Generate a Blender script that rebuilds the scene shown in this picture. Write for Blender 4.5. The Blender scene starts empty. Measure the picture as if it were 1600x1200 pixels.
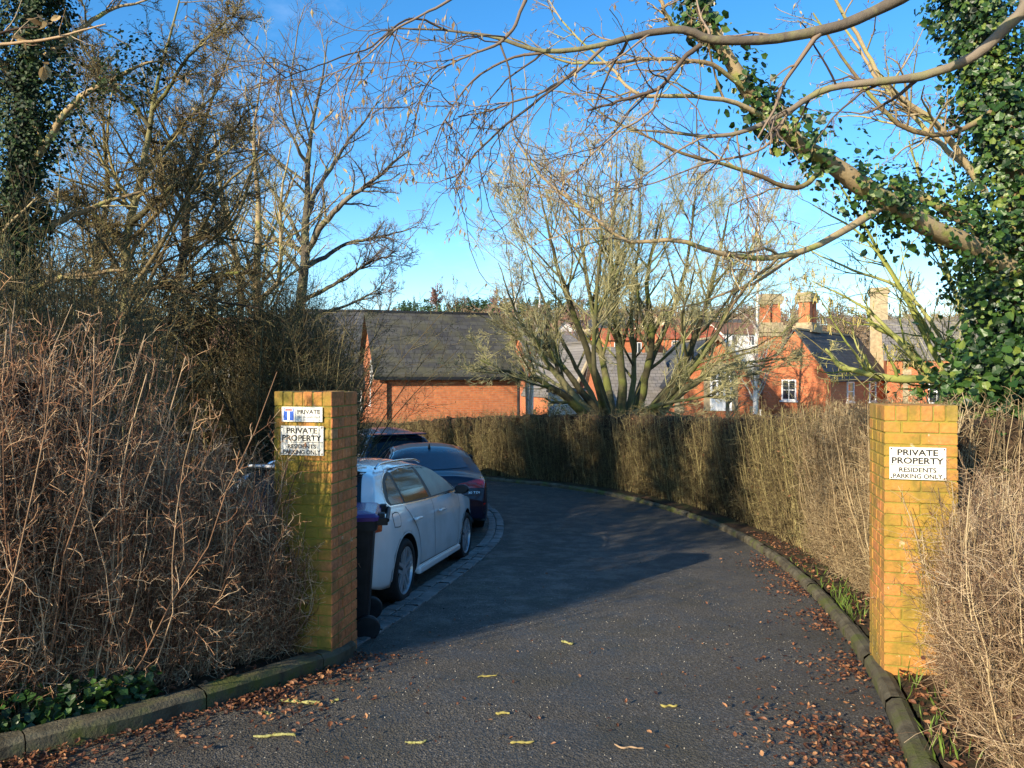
import bpy, bmesh, math, random
import numpy as np
from mathutils import Vector
from mathutils.bvhtree import BVHTree
from mathutils.geometry import tessellate_polygon
R = math.radians
scene = bpy.context.scene
COL = scene.collection

# ------------------------------------------------------------------ camera
EZ = 1.62                                   # eye height, metres
FPX, HX, HY = 1150.0, 800.0, 588.0          # focal length and horizon in photo pixels
cam = bpy.data.objects.new('camera', bpy.data.cameras.new('camera'))
COL.objects.link(cam)
cam.location = (0, 0, EZ); cam.rotation_euler = (R(90), 0, 0)
cam.data.sensor_width = 36; cam.data.lens = 36 * FPX / 1600
cam.data.shift_y = (HY - 600) / 1600
cam.data.clip_start = 0.05; cam.data.clip_end = 3000
scene.camera = cam

# ------------------------------------------------------------------ sky, sun, exposure
SUN_AZ, SUN_EL = 40.0, 21.0                 # light travels to +y turned SUN_AZ towards +x
ldir = Vector((math.sin(R(SUN_AZ)) * math.cos(R(SUN_EL)), math.cos(R(SUN_AZ)) * math.cos(R(SUN_EL)), -math.sin(R(SUN_EL))))
world = bpy.data.worlds.new("World"); scene.world = world; world.use_nodes = True
wn = world.node_tree; bg = wn.nodes['Background']
sky = wn.nodes.new('ShaderNodeTexSky'); sky.sky_type = 'NISHITA'; sky.sun_disc = False
sky.sun_elevation = R(SUN_EL); sky.sun_rotation = R(180 + SUN_AZ)
sky.altitude = 0; sky.air_density = 1.0; sky.dust_density = 0.3; sky.ozone_density = 3.0
hs = wn.nodes.new('ShaderNodeHueSaturation'); hs.inputs['Saturation'].default_value = 1.3
wn.links.new(sky.outputs[0], hs.inputs['Color'])
tcw = wn.nodes.new('ShaderNodeTexCoord'); mpw = wn.nodes.new('ShaderNodeMapping'); mpw.inputs['Scale'].default_value = (2.2, 2.2, 5)
mpw.inputs['Rotation'].default_value = (0, R(25), R(10))
ncw = wn.nodes.new('ShaderNodeTexNoise'); ncw.inputs['Scale'].default_value = 1.7; ncw.inputs['Detail'].default_value = 8; ncw.inputs['Roughness'].default_value = .62
rcw = wn.nodes.new('ShaderNodeValToRGB'); rcw.color_ramp.elements[0].position = .56; rcw.color_ramp.elements[1].position = .9
rcw.color_ramp.elements[1].color = (.22, .22, .22, 1)
mcw = wn.nodes.new('ShaderNodeMix'); mcw.data_type = 'RGBA'; mcw.inputs['B'].default_value = (6.0, 6.6, 7.4, 1)
wn.links.new(tcw.outputs['Generated'], mpw.inputs[0]); wn.links.new(mpw.outputs[0], ncw.inputs['Vector']); wn.links.new(ncw.outputs[0], rcw.inputs[0])
wn.links.new(rcw.outputs[0], mcw.inputs['Factor']); wn.links.new(hs.outputs[0], mcw.inputs['A']); wn.links.new(mcw.outputs['Result'], bg.inputs['Color'])
bg.inputs['Strength'].default_value = 0.15
sl = bpy.data.lights.new('sun', 'SUN'); sl.energy = 5.0; sl.angle = R(.5); sl.color = (1, .86, .66)
so = bpy.data.objects.new('sun', sl); COL.objects.link(so); so.rotation_euler = ldir.to_track_quat('-Z', 'Y').to_euler()
scene.view_settings.view_transform = 'Standard'; scene.view_settings.look = 'None'
scene.view_settings.exposure = 0.88; scene.view_settings.gamma = 1
scene.cycles.max_bounces = 6; scene.cycles.diffuse_bounces = 3; scene.cycles.glossy_bounces = 3

# ------------------------------------------------------------------ terrain height and pixel helpers
_gy = np.array([-60, -6, 0, 3.3, 5, 7.3, 9.8, 13, 20, 26, 34, 45, 70, 110, 170, 260, 350, 450, 700, 1200], float)
_gz = np.array([.4, .1, 0, -.19, -.40, -.60, -.81, -1.04, -1.13, -1.45, -2.3, -3.0, -4.2, -3.5, 3, 15, 26, 29, 28, 20], float)
_ty = np.arange(-60, 1200, .25); _tz = np.interp(_ty, _gy, _gz)
_k = np.ones(9) / 9; _tz = np.convolve(np.pad(_tz, 4, 'edge'), _k, 'valid'); _tz = np.convolve(np.pad(_tz, 4, 'edge'), _k, 'valid')
def gz(y): return np.interp(y, _ty, _tz)
def P(px, py, d): return (( px - HX) / FPX * d, d, EZ + (HY - py) / FPX * d)
def G(px, py):                              # ground point seen at that pixel of the photo
    d = 3.0
    lo, hi = 1.0, 60.0
    for _ in range(60):
        d = (lo + hi) / 2
        if EZ - (py - HY) / FPX * d > gz(d): lo = d
        else: hi = d
    return np.array([(px - HX) / FPX * d, d])
def ZP(py, d): return EZ + (HY - py) / FPX * d

# ------------------------------------------------------------------ objects
def tag(o, label=None, cat=None, group=None, kind=None):
    if label: o['label'] = label
    if cat: o['category'] = cat
    if group: o['group'] = group
    if kind: o['kind'] = kind
    return o
def link(name, me, mat, parent=None):
    o = bpy.data.objects.new(name, me); COL.objects.link(o)
    if parent is not None: o.parent = parent
    for m in (mat if isinstance(mat, (list, tuple)) else [mat]): me.materials.append(m)
    return o
def thing(name, label, cat, loc=(0, 0, 0), rz=0, group=None):
    o = bpy.data.objects.new(name, None); COL.objects.link(o); o.empty_display_size = .2
    o.location = loc; o.rotation_euler = (0, 0, rz)
    return tag(o, label, cat, group)
def mesh_np(name, V, F, mat, parent=None, rnd=None, smooth=True, origin=None):
    """V (n,3); F list of int arrays (m,k)"""
    V = np.asarray(V, np.float32).reshape(-1, 3)
    if origin is not None: V = V - np.asarray(origin, np.float32)
    me = bpy.data.meshes.new(name)
    F = [np.asarray(f, np.int32) for f in F if len(f)]
    me.vertices.add(len(V)); me.vertices.foreach_set('co', V.ravel())
    lv = np.concatenate([f.ravel() for f in F]); tot = np.concatenate([np.full(len(f), f.shape[1], np.int32) for f in F])
    st = np.concatenate([[0], np.cumsum(tot)[:-1]]).astype(np.int32)
    me.loops.add(len(lv)); me.loops.foreach_set('vertex_index', lv)
    me.polygons.add(len(tot)); me.polygons.foreach_set('loop_start', st)
    me.update(calc_edges=True)
    me.polygons.foreach_set('use_smooth', np.full(len(tot), smooth, bool))
    if rnd is not None:
        a = me.attributes.new('rnd', 'FLOAT', 'POINT'); a.data.foreach_set('value', np.asarray(rnd, np.float32))
    o = link(name, me, mat, parent)
    if origin is not None: o.location = origin
    return o
def boxVF(boxes):
    V = []; F = []
    for (x0, y0, z0, x1, y1, z1) in boxes:
        b = len(V)
        V += [(x0, y0, z0), (x1, y0, z0), (x1, y1, z0), (x0, y1, z0), (x0, y0, z1), (x1, y0, z1), (x1, y1, z1), (x0, y1, z1)]
        F += [(b, b+3, b+2, b+1), (b+4, b+5, b+6, b+7), (b, b+1, b+5, b+4), (b+1, b+2, b+6, b+5), (b+2, b+3, b+7, b+6), (b+3, b, b+4, b+7)]
    return np.array(V, float), np.array(F)
def boxes(name, bs, mat, parent=None, bevel=0, rnd=None):
    V, F = boxVF(bs)
    o = mesh_np(name, V, [F], mat, parent, smooth=False, rnd=rnd)
    if bevel:
        m = o.modifiers.new('b', 'BEVEL'); m.width = bevel; m.segments = 2; m.limit_method = 'ANGLE'
    return o
def catmull(pts, n):
    p = np.asarray(pts, float)
    if len(p) == 2: return p[0] + (p[1] - p[0]) * np.linspace(0, 1, n)[:, None]
    q = np.vstack([2 * p[0] - p[1], p, 2 * p[-1] - p[-2]]); m = len(p) - 1
    t = np.linspace(0, m, n); i = np.minimum(t.astype(int), m - 1); f = (t - i)[:, None]
    a, b, c, d = q[i], q[i+1], q[i+2], q[i+3]
    return .5 * (2*b + (c - a) * f + (2*a - 5*b + 4*c - d) * f**2 + (3*b - a - 3*c + d) * f**3)
def nrm(a): return a / np.maximum(np.linalg.norm(a, axis=-1, keepdims=True), 1e-9)

class Tubes:
    def __init__(s): s.V = []; s.F = []; s.r = []; s.n = 0
    def add(s, Pp, Rr, k=3, rnd=None, rng=np.random.default_rng(1)):
        Pp = np.asarray(Pp, float); N, n, _ = Pp.shape
        if N == 0: return
        T = np.empty_like(Pp); T[:, 1:-1] = Pp[:, 2:] - Pp[:, :-2]; T[:, 0] = Pp[:, 1] - Pp[:, 0]; T[:, -1] = Pp[:, -1] - Pp[:, -2]; T = nrm(T)
        ref = nrm(np.cross(Pp[:, -1] - Pp[:, 0], rng.normal(size=(N, 3))))[:, None, :]
        A = nrm(ref - (ref * T).sum(-1, keepdims=True) * T); B = np.cross(T, A)
        ang = np.arange(k) * 2 * np.pi / k
        V = Pp[:, :, None, :] + Rr[:, :, None, None] * (np.cos(ang)[:, None] * A[:, :, None, :] + np.sin(ang)[:, None] * B[:, :, None, :])
        base = s.n + np.arange(N)[:, None, None] * (n * k) + np.arange(n - 1)[None, :, None] * k
        j = np.arange(k)[None, None, :]; j2 = (j + 1) % k
        F = np.stack([base + j, base + j2, base + k + j2, base + k + j], -1).reshape(-1, 4)
        if rnd is None: rnd = rng.random(N)
        s.V.append(V.reshape(-1, 3)); s.F.append(F); s.r.append(np.repeat(rnd, n * k)); s.n += N * n * k
    def limb(s, pts, radii, n=24, k=10, rnd=.5):
        p = catmull(pts, n); rr = np.interp(np.linspace(0, 1, n), np.linspace(0, 1, len(radii)), radii)
        s.add(p[None], rr[None], k, np.array([rnd])); return p[None], rr[None]
    def build(s, name, mat, parent=None, origin=None):
        if not s.V: return None
        return mesh_np(name, np.concatenate(s.V), [np.concatenate(s.F)], mat, parent, np.concatenate(s.r), origin=origin)

def spawn(rng, Pp, Rr, cnt, t0=.2, t1=1, ang=45, sd=12, ln=.4, taper=.4, n=6, rr=.55, wig=.18, up=.05, rmin=.002, absl=None, rtip=.35):
    N, m, _ = Pp.shape
    idx = np.repeat(np.arange(N), cnt); M = len(idx)
    t = rng.uniform(t0, t1, M); f = t * (m - 1); i = np.minimum(f.astype(int), m - 2); f = (f - i)[:, None]
    a, b = Pp[idx, i], Pp[idx, i + 1]; pos = a + (b - a) * f; tan = nrm(b - a)
    r0 = Rr[idx, i] * (1 - f[:, 0]) + Rr[idx, i + 1] * f[:, 0]
    plen = np.linalg.norm(np.diff(Pp, axis=1), axis=-1).sum(1)[idx] if absl is None else np.full(M, absl)
    g = rng.normal(size=(M, 3)); perp = nrm(g - (g * tan).sum(-1, keepdims=True) * tan)
    an = np.radians(rng.normal(ang, sd, M))[:, None]
    d = np.cos(an) * tan + np.sin(an) * perp
    L = ln * plen * (1 - taper * t) * rng.uniform(.55, 1.25, M)
    out = np.empty((M, n, 3)); out[:, 0] = pos; st = (L / (n - 1))[:, None]
    for q in range(1, n):
        d = nrm(d + wig * rng.normal(size=(M, 3)) + np.array([0, 0, up])); pos = pos + d * st; out[:, q] = pos
    rs = np.maximum(np.minimum(r0 * rr * rng.uniform(.75, 1.1, M), r0 * .9), rmin)
    rad = rs[:, None] * np.linspace(1, rtip, n)[None]
    return out, np.maximum(rad, rmin * .7)

def rand_rot(rng, N, nz=None):
    """random orthonormal frames; nz = preferred local z (N,3)"""
    z = nrm(rng.normal(size=(N, 3)) if nz is None else nz); g = rng.normal(size=(N, 3))
    x = nrm(g - (g * z).sum(-1, keepdims=True) * z); y = np.cross(z, x)
    return np.stack([x, y, z], 1)           # rows
IVY = (np.array([(0, 0, 0), (.34, .02, .06), (.40, .26, .02), (.43, .52, .04), (.22, .74, .0), (0, 1.0, -.06), (-.22, .74, .0), (-.43, .52, .04), (-.40, .26, .02), (-.34, .02, .06), (0, .5, -.04)]),
       np.array([(10, 0, 1), (10, 1, 2), (10, 2, 3), (10, 3, 4), (10, 4, 5), (10, 5, 6), (10, 6, 7), (10, 7, 8), (10, 8, 9), (10, 9, 0)]))
DEAD = (np.array([(0, 0, .0), (.22, .2, .1), (.3, .5, .14), (.18, .8, .08), (0, 1, .12), (-.18, .8, .02), (-.3, .5, .12), (-.22, .2, .04), (0, .5, -.03)]),
        np.array([(8, 0, 1), (8, 1, 2), (8, 2, 3), (8, 3, 4), (8, 4, 5), (8, 5, 6), (8, 6, 7), (8, 7, 0)]))
SLIM = (np.array([(0, 0, 0), (.16, .4, .03), (0, 1, .08), (-.16, .4, .03), (0, .45, -.02)]), np.array([(4, 0, 1), (4, 1, 2), (4, 2, 3), (4, 3, 0)]))
def leaves(name, pos, size, rot, tpl, mat, parent=None, rng=None, curl=0, origin=None):
    tv, tf = tpl; N = len(pos)
    T = np.repeat(tv[None], N, 0)
    if curl:
        c = rng.uniform(-.3, curl, N)[:, None]; T = T.copy(); T[:, :, 2] += c * (T[:, :, 0] ** 2 * 4 + (T[:, :, 1] - .5) ** 2)
        T[:, :, 0] *= rng.uniform(.6, 1.2, N)[:, None]
    V = np.einsum('nvk,nkj->nvj', T * np.asarray(size)[:, None, None], rot) + np.asarray(pos)[:, None, :]
    F = tf[None] + (np.arange(N) * len(tv))[:, None, None]
    rnd = np.repeat((rng or np.random.default_rng(3)).random(N), len(tv))
    return mesh_np(name, V.reshape(-1, 3), [F.reshape(-1, tf.shape[1])], mat, parent, rnd, smooth=False, origin=origin)

# ------------------------------------------------------------------ materials
def newmat(name):
    m = bpy.data.materials.new(name); m.use_nodes = True; nt = m.node_tree
    return m, nt, nt.nodes['Principled BSDF']
def N_(nt, t, **kw):
    n = nt.nodes.new('ShaderNode' + t)
    for k, v in kw.items():
        if k in n.inputs: n.inputs[k].default_value = v
        else: setattr(n, k, v)
    return n
def ramp(nt, fac, stops):
    n = nt.nodes.new('ShaderNodeValToRGB'); cr = n.color_ramp
    while len(cr.elements) < len(stops): cr.elements.new(.5)
    for e, (p, c) in zip(cr.elements, stops): e.position = p; e.color = (*c, 1) if len(c) == 3 else c
    nt.links.new(fac, n.inputs[0]); return n.outputs[0]
def mixc(nt, f, a, b, bt='MIX'):
    n = nt.nodes.new('ShaderNodeMix'); n.data_type = 'RGBA'; n.blend_type = bt
    for s, v in (('Factor', f), ('A', a), ('B', b)):
        if hasattr(v, 'is_linked') or hasattr(v, 'links'): nt.links.new(v, n.inputs[s])
        else: n.inputs[s].default_value = v if isinstance(v, (float, int)) else (*v, 1)
    return n.outputs['Result']
def noise(nt, scale, detail=4, rough=.6, vec=None):
    n = N_(nt, 'TexNoise', Scale=scale, Detail=detail, Roughness=rough)
    if vec is None:
        tc = nt.nodes.new('ShaderNodeTexCoord'); vec = tc.outputs['Object']
    nt.links.new(vec, n.inputs['Vector']); return n.outputs[0]
def bump(nt, bs, h, strength=.4, dist=.01):
    b = N_(nt, 'Bump', Strength=strength, Distance=dist); nt.links.new(h, b.inputs['Height']); nt.links.new(b.outputs[0], bs.inputs['Normal'])
def mat_rnd(name, stops, rough=.75, nscale=3, spec=.3, trans=0, patch=None, bmp=0):
    """colour from the per-piece attribute, shifted by an object-space noise"""
    m, nt, b = newmat(name)
    at = N_(nt, 'Attribute', attribute_name='rnd')
    ns = noise(nt, nscale, 3)
    ad = N_(nt, 'Math', operation='MULTIPLY_ADD'); nt.links.new(ns, ad.inputs[0]); ad.inputs[1].default_value = .8
    ad2 = N_(nt, 'Math', operation='SUBTRACT'); nt.links.new(at.outputs['Fac'], ad2.inputs[0]); ad2.inputs[1].default_value = .4
    nt.links.new(ad2.outputs[0], ad.inputs[2])
    c = ramp(nt, ad.outputs[0], stops)
    if patch:
        pf = ramp(nt, noise(nt, patch[1], 5), [(patch[2], (0, 0, 0)), (patch[2] + .12, (1, 1, 1))]); c = mixc(nt, pf, c, patch[0])
    nt.links.new(c, b.inputs['Base Color']); b.inputs['Roughness'].default_value = rough; b.inputs['Specular IOR Level'].default_value = spec
    if bmp: bump(nt, b, noise(nt, bmp, 5), .6, .01)
    if trans:
        tr = nt.nodes.new('ShaderNodeBsdfTranslucent'); nt.links.new(c, tr.inputs[0]); mx = nt.nodes.new('ShaderNodeMixShader'); mx.inputs[0].default_value = trans
        out = nt.nodes['Material Output']; nt.links.new(b.outputs[0], mx.inputs[1]); nt.links.new(tr.outputs[0], mx.inputs[2]); nt.links.new(mx.outputs[0], out.inputs[0])
    return m
def mat_noise(name, c1, c2, scale=4, rough=.8, bs=0, bscale=30, c3=None, s3=1.2, spec=.3, metal=0, coat=0):
    m, nt, b = newmat(name)
    c = ramp(nt, noise(nt, scale, 6), [(.35, c1), (.65, c2)])
    if c3: c = mixc(nt, ramp(nt, noise(nt, s3, 5), [(.48, (0, 0, 0)), (.62, (1, 1, 1))]), c, c3)
    nt.links.new(c, b.inputs['Base Color']); b.inputs['Roughness'].default_value = rough; b.inputs['Specular IOR Level'].default_value = spec
    b.inputs['Metallic'].default_value = metal; b.inputs['Coat Weight'].default_value = coat
    if bs: bump(nt, b, noise(nt, bscale, 6), bs, .02)
    return m
def mat_brick(name, c1, c2, mortar, bw=.225, bh=.075, ms=.012, grime=(.25, .2, .12), gs=.8, wx=1.0):
    m, nt, b = newmat(name)
    tc = nt.nodes.new('ShaderNodeTexCoord'); sx = nt.nodes.new('ShaderNodeSeparateXYZ'); nt.links.new(tc.outputs['Object'], sx.inputs[0])
    ad = N_(nt, 'Math', operation='ADD'); nt.links.new(sx.outputs[0], ad.inputs[0]); nt.links.new(sx.outputs[1], ad.inputs[1])
    cb = nt.nodes.new('ShaderNodeCombineXYZ'); nt.links.new(ad.outputs[0], cb.inputs[0]); nt.links.new(sx.outputs[2], cb.inputs[1])
    br = nt.nodes.new('ShaderNodeTexBrick'); nt.links.new(cb.outputs[0], br.inputs['Vector'])
    for k, v in (('Color1', (*c1, 1)), ('Color2', (*c2, 1)), ('Mortar', (*mortar, 1)), ('Scale', 1.0), ('Mortar Size', ms), ('Mortar Smooth', .2), ('Bias', 0), ('Brick Width', bw), ('Row Height', bh)): br.inputs[k].default_value = v
    c = mixc(nt, ramp(nt, noise(nt, gs, 6), [(.45, (0, 0, 0)), (.8, (.6, .6, .6))]), br.outputs['Color'], grime)
    c = mixc(nt, .35, c, ramp(nt, noise(nt, 9, 3), [(.3, (.25, .25, .25)), (.7, (.85, .85, .85))]), 'OVERLAY')
    nt.links.new(c, b.inputs['Base Color']); b.inputs['Roughness'].default_value = .85
    bump(nt, b, br.outputs['Fac'], -.5, .01)
    return m
def mat_roof(name, c1, c2, moss, rows=.16, bw=.28):
    m, nt, b = newmat(name)
    tc = nt.nodes.new('ShaderNodeTexCoord'); sx = nt.nodes.new('ShaderNodeSeparateXYZ'); nt.links.new(tc.outputs['Object'], sx.inputs[0])
    ad = N_(nt, 'Math', operation='ADD'); nt.links.new(sx.outputs[0], ad.inputs[0]); ad.inputs[1].default_value = 50
    cb = nt.nodes.new('ShaderNodeCombineXYZ'); nt.links.new(ad.outputs[0], cb.inputs[0]); nt.links.new(sx.outputs[2], cb.inputs[1])
    br = nt.nodes.new('ShaderNodeTexBrick'); nt.links.new(cb.outputs[0], br.inputs['Vector'])
    for k, v in (('Color1', (*c1, 1)), ('Color2', (*c2, 1)), ('Mortar', (.02, .02, .022, 1)), ('Scale', 1.0), ('Mortar Size', .008), ('Bias', 0), ('Brick Width', bw), ('Row Height', rows)): br.inputs[k].default_value = v
    mp = N_(nt, 'Mapping'); mp.inputs['Scale'].default_value = (1, 1, .5); nt.links.new(tc.outputs['Object'], mp.inputs[0])
    c = mixc(nt, ramp(nt, noise(nt, 1.6, 6, .65, mp.outputs[0]), [(.42, (0, 0, 0)), (.75, (.75, .75, .75))]), br.outputs['Color'], moss)
    nt.links.new(c, b.inputs['Base Color']); b.inputs['Roughness'].default_value = .8; b.inputs['Specular IOR Level'].default_value = .25
    bump(nt, b, br.outputs['Fac'], -.6, .015)
    return m
def flat(name, c, rough=.5, metal=0, spec=.5, coat=0, coatr=.05, emit=None):
    m, nt, b = newmat(name); b.inputs['Base Color'].default_value = (*c, 1); b.inputs['Roughness'].default_value = rough
    b.inputs['Metallic'].default_value = metal; b.inputs['Specular IOR Level'].default_value = spec; b.inputs['Coat Weight'].default_value = coat; b.inputs['Coat Roughness'].default_value = coatr
    return m

M = {}
def asphalt():
    m, nt, b = newmat('asphalt')
    tc = nt.nodes.new('ShaderNodeTexCoord'); ob = tc.outputs['Object']
    vo = N_(nt, 'TexVoronoi', Scale=95.0); nt.links.new(ob, vo.inputs['Vector'])
    v2 = N_(nt, 'TexVoronoi', Scale=42.0); nt.links.new(ob, v2.inputs['Vector'])
    sp = ramp(nt, vo.outputs['Color'], [(.0, (.032, .029, .023)), (.55, (.085, .076, .058)), (.88, (.14, .13, .11)), (1, (.30, .28, .24))])
    big = ramp(nt, v2.outputs['Color'], [(.9, (0, 0, 0)), (1, (.6, .6, .6))])
    c = mixc(nt, big, sp, (.16, .145, .115))
    c = mixc(nt, ramp(nt, noise(nt, 1.4, 5, .6, ob), [(.5, (0, 0, 0)), (.72, (.5, .5, .5))]), c, (.06, .06, .028))      # moss film
    c = mixc(nt, ramp(nt, noise(nt, .7, 5, .6, ob), [(.4, (0, 0, 0)), (.7, (.6, .6, .6))]), c, (.045, .039, .03))
    nt.links.new(c, b.inputs['Base Color'])
    nt.links.new(ramp(nt, noise(nt, 3.2, 6, .7, ob), [(.40, (.52, .52, .52)), (.58, (.88, .88, .88))]), b.inputs['Roughness'])
    h = N_(nt, 'Math', operation='ADD'); nt.links.new(vo.outputs['Distance'], h.inputs[0]); nt.links.new(v2.outputs['Distance'], h.inputs[1])
    bump(nt, b, h.outputs[0], .9, .006)
    return m
M['asphalt'] = asphalt()
M['soil'] = mat_noise('leafy_soil', (.03, .02, .011), (.09, .05, .022), 9, .9, .8, 40, (.05, .055, .015), 3)
M['field'] = mat_noise('hill_grass', (.05, .055, .018), (.09, .075, .03), .05, .9, .3, 2, (.08, .06, .03), .02)
M['kerb'] = mat_noise('mossy_concrete', (.06, .05, .03), (.155, .135, .085), 7, .85, .5, 60, (.09, .10, .025), 3.5)
M['sett'] = mat_noise('grey_setts', (.13, .125, .115), (.27, .26, .24), 3, .6, .5, 50)
M['barn_brick'] = mat_brick('orange_barn_brick', (.46, .15, .05), (.37, .10, .034), (.34, .17, .09), grime=(.26, .11, .06))
M['house_brick'] = mat_brick('orange_house_brick', (.54, .155, .05), (.44, .11, .035), (.40, .17, .08), grime=(.42, .13, .055))
M['slate'] = mat_roof('slate', (.038, .038, .04), (.068, .068, .066), (.10, .095, .045))
M['slate2'] = mat_roof('dark_slate', (.045, .047, .055), (.075, .078, .085), (.08, .08, .06))
M['grey_roof'] = mat_roof('grey_weathered_slate', (.15, .138, .13), (.21, .195, .18), (.16, .14, .10))
M['red_roof'] = mat_roof('red_clay_tile', (.50, .12, .05), (.38, .09, .04), (.30, .14, .08))
M['brown_roof'] = mat_roof('brown_tile', (.20, .10, .06), (.27, .13, .08), (.16, .12, .07))
M['stone'] = mat_noise('pale_stone', (.26, .205, .125), (.42, .345, .21), 5, .85, .3, 20)
M['cream'] = mat_noise('cream_render', (.62, .52, .34), (.72, .62, .44), 1, .85)
M['white_render'] = mat_noise('white_render', (.7, .68, .62), (.8, .78, .73), 1, .85)
M['white_paint'] = flat('white_paint', (.8, .8, .78), .4)
M['glass'] = flat('window_glass', (.03, .035, .045), .05, 0, .8)
M['black_plastic'] = mat_noise('black_plastic', (.012, .012, .013), (.022, .022, .024), 12, .5, .1, 200)
M['gutter'] = flat('black_gutter', (.012, .012, .014), .4)

# ================================================================== SETTING: terrain, road, kerbs
def terrain():
    xs = np.concatenate([-np.geomspace(700, 12, 26), np.linspace(-11, 11, 60), np.geomspace(12, 700, 26)])
    ys = np.concatenate([np.arange(-60, -8, 4), np.arange(-8, 26, .4), np.geomspace(26, 1150, 60)])
    X, Y = np.meshgrid(xs, ys)
    Z = gz(Y) - .035 + .5 * np.clip((np.abs(X) - 60) / 200, 0, 3) * np.clip((Y - 60) / 100, 0, 1) * 6
    Z += np.clip((Y - 100) / 200, 0, 1) * 3 * np.sin(X / 60 + 1)
    n, m = X.shape; i = np.arange((n - 1) * m).reshape(n - 1, m)[:, :-1].ravel()
    o = mesh_np('ground', np.stack([X, Y, Z], -1), [np.stack([i, i + 1, i + m + 1, i + m], 1)], [M['soil'], M['field']])
    cy = np.empty(len(o.data.polygons) * 3); o.data.polygons.foreach_get('center', cy)
    o.data.polygons.foreach_set('material_index', (cy.reshape(-1, 3)[:, 1] > 27).astype(np.int32))
    tag(o, kind='structure')
terrain()

KR = [G(*p) for p in [(1480, 1330), (1418, 1200), (1372, 1085), (1330, 1010), (1285, 950), (1240, 905), (1195, 868), (1130, 830), (1050, 800), (960, 777), (860, 761), (750, 750), (690, 744)]]
KR = [np.array([1.1, -1.0]), np.array([1.15, .6]), np.array([1.4, 2.1])] + KR[1:] + [np.array([-5.0, 21.9]), np.array([-11, 23.0])]
KR = catmull(np.array(KR), 260)
KL = [np.array([-8.0, -.9]), np.array([-5.6, .95]), np.array([-4.0, 2.2]), np.array([-3.0, 3.0])] + [G(*p) for p in [(60, 1180), (200, 1145), (360, 1098), (520, 1043), (556, 1024)]]
KL = catmull(np.array(KL), 120)
KI = catmull(np.array([G(*p) for p in [(540, 1020), (600, 984), (640, 958), (700, 915), (745, 880), (775, 852), (786, 830), (783, 808), (770, 795), (750, 786)]] + [np.array([-1.8, 15.6]), np.array([-4.5, 16.4])]), 160)

def road():
    ys = np.arange(-6, 22.0, .2); V = []; K = 40
    for y in ys:
        xr = np.interp(y, KR[:, 1], KR[:, 0]) if y < KR[:, 1].max() else -11
        if y < -1: xr = 1.1
        xl = np.interp(y, KL[:, 1], KL[:, 0]) if y < KL[:, 1].max() else (-1.3 if y < 5.25 else (-4.2 if y < 11 else -4.2 - (y - 11) * 1.5))
        if y < -.6: xl = -8
        for x in np.linspace(xl, xr, K): V.append((x, y, gz(y)))
    n = len(ys); i = np.arange((n - 1) * K).reshape(n - 1, K)[:, :-1].ravel()
    o = mesh_np('road', V, [np.stack([i, i + 1, i + K + 1, i + K], 1)], M['asphalt']); tag(o, kind='structure')
road()

def kerb(name, line, prof, side, stone=.9, gap=.01, jitter=.006, seed=0, mat='kerb', lift=0):
    """prof: list of (offset away from road, height); stones laid one after another in one mesh"""
    rng = np.random.default_rng(seed)
    seg = np.linalg.norm(np.diff(line, axis=0), axis=1); s = np.concatenate([[0], np.cumsum(seg)]); V = []; F = []; rn = []
    a = 0.0
    while a < s[-1] - .1:
        b = min(a + stone, s[-1]); k = 6; tt = np.linspace(a + gap / 2, b - gap / 2, k); dz = rng.normal(0, jitter); dx = rng.normal(0, jitter)
        base = len(V)
        for t in tt:
            x = np.interp(t, s, line[:, 0]); y = np.interp(t, s, line[:, 1])
            x2 = np.interp(t + .05, s, line[:, 0]); y2 = np.interp(t + .05, s, line[:, 1]); x1 = np.interp(t - .05, s, line[:, 0]); y1 = np.interp(t - .05, s, line[:, 1])
            tx, ty = x2 - x1, y2 - y1; l = math.hypot(tx, ty); nx, ny = side * ty / l, -side * tx / l
            for (o_, h) in prof: V.append((x + nx * (o_ + dx), y + ny * (o_ + dx), gz(y) + h + lift + (dz if h > 0 else 0) + rng.normal(0, .0035)))
        m = len(prof)
        for q in range(k - 1):
            for j in range(m):
                F.append((base + q * m + j, base + q * m + (j + 1) % m, base + (q + 1) * m + (j + 1) % m, base + (q + 1) * m + j))
        rn += [rng.random()] * (k * m)
        a = b
    o = mesh_np(name, V, [np.array(F)], M[mat], rnd=rn, smooth=False); tag(o, kind='structure'); return o
kerb('kerb', KR, [(0, -.1), (0, .055), (.03, .085), (.075, .092), (.11, .075), (.14, -.1)], 1, .9, .006, .004, 1)
kerb('kerb', KL, [(0, -.1), (-.004, .08), (.02, .105), (.10, .11), (.125, .09), (.13, -.1)], -1, .9, .006, .006, 2)
kerb('sett_strip', KI, [(-.01, -.05), (-.01, .012), (.0, .018), (.11, .02), (.12, .012), (.12, -.05)], -1, .22, .012, .003, 3, 'sett')
kerb('sett_strip', KI, [(.13, -.05), (.13, .012), (.14, .018), (.25, .02), (.26, .012), (.26, -.05)], -1, .22, .012, .003, 4, 'sett')

def verge(name, line, side, w, h, mat='soil'):
    d = np.gradient(line, axis=0); n = side * np.stack([d[:, 1], -d[:, 0]], 1); n /= np.linalg.norm(n, axis=1)[:, None]
    offs = [.125, .4, 1.0, w - .3, w]; V = []; rng = np.random.default_rng(5)
    for p, q in zip(line, n):
        for k, o_ in enumerate(offs):
            x, y = p + q * o_; V.append((x, y, gz(y) + (h + rng.normal(0, .008) if k < 4 else -.1)))
    m = len(offs); i = np.arange((len(line) - 1) * m).reshape(-1, m)[:, :-1].ravel()
    tag(mesh_np(name, V, [np.stack([i, i + 1, i + m + 1, i + m], 1)], M[mat]), kind='structure')
verge('verge', KR, 1, 2.6, .075)
verge('verge', KL, -1, 3.2, .09)

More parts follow.
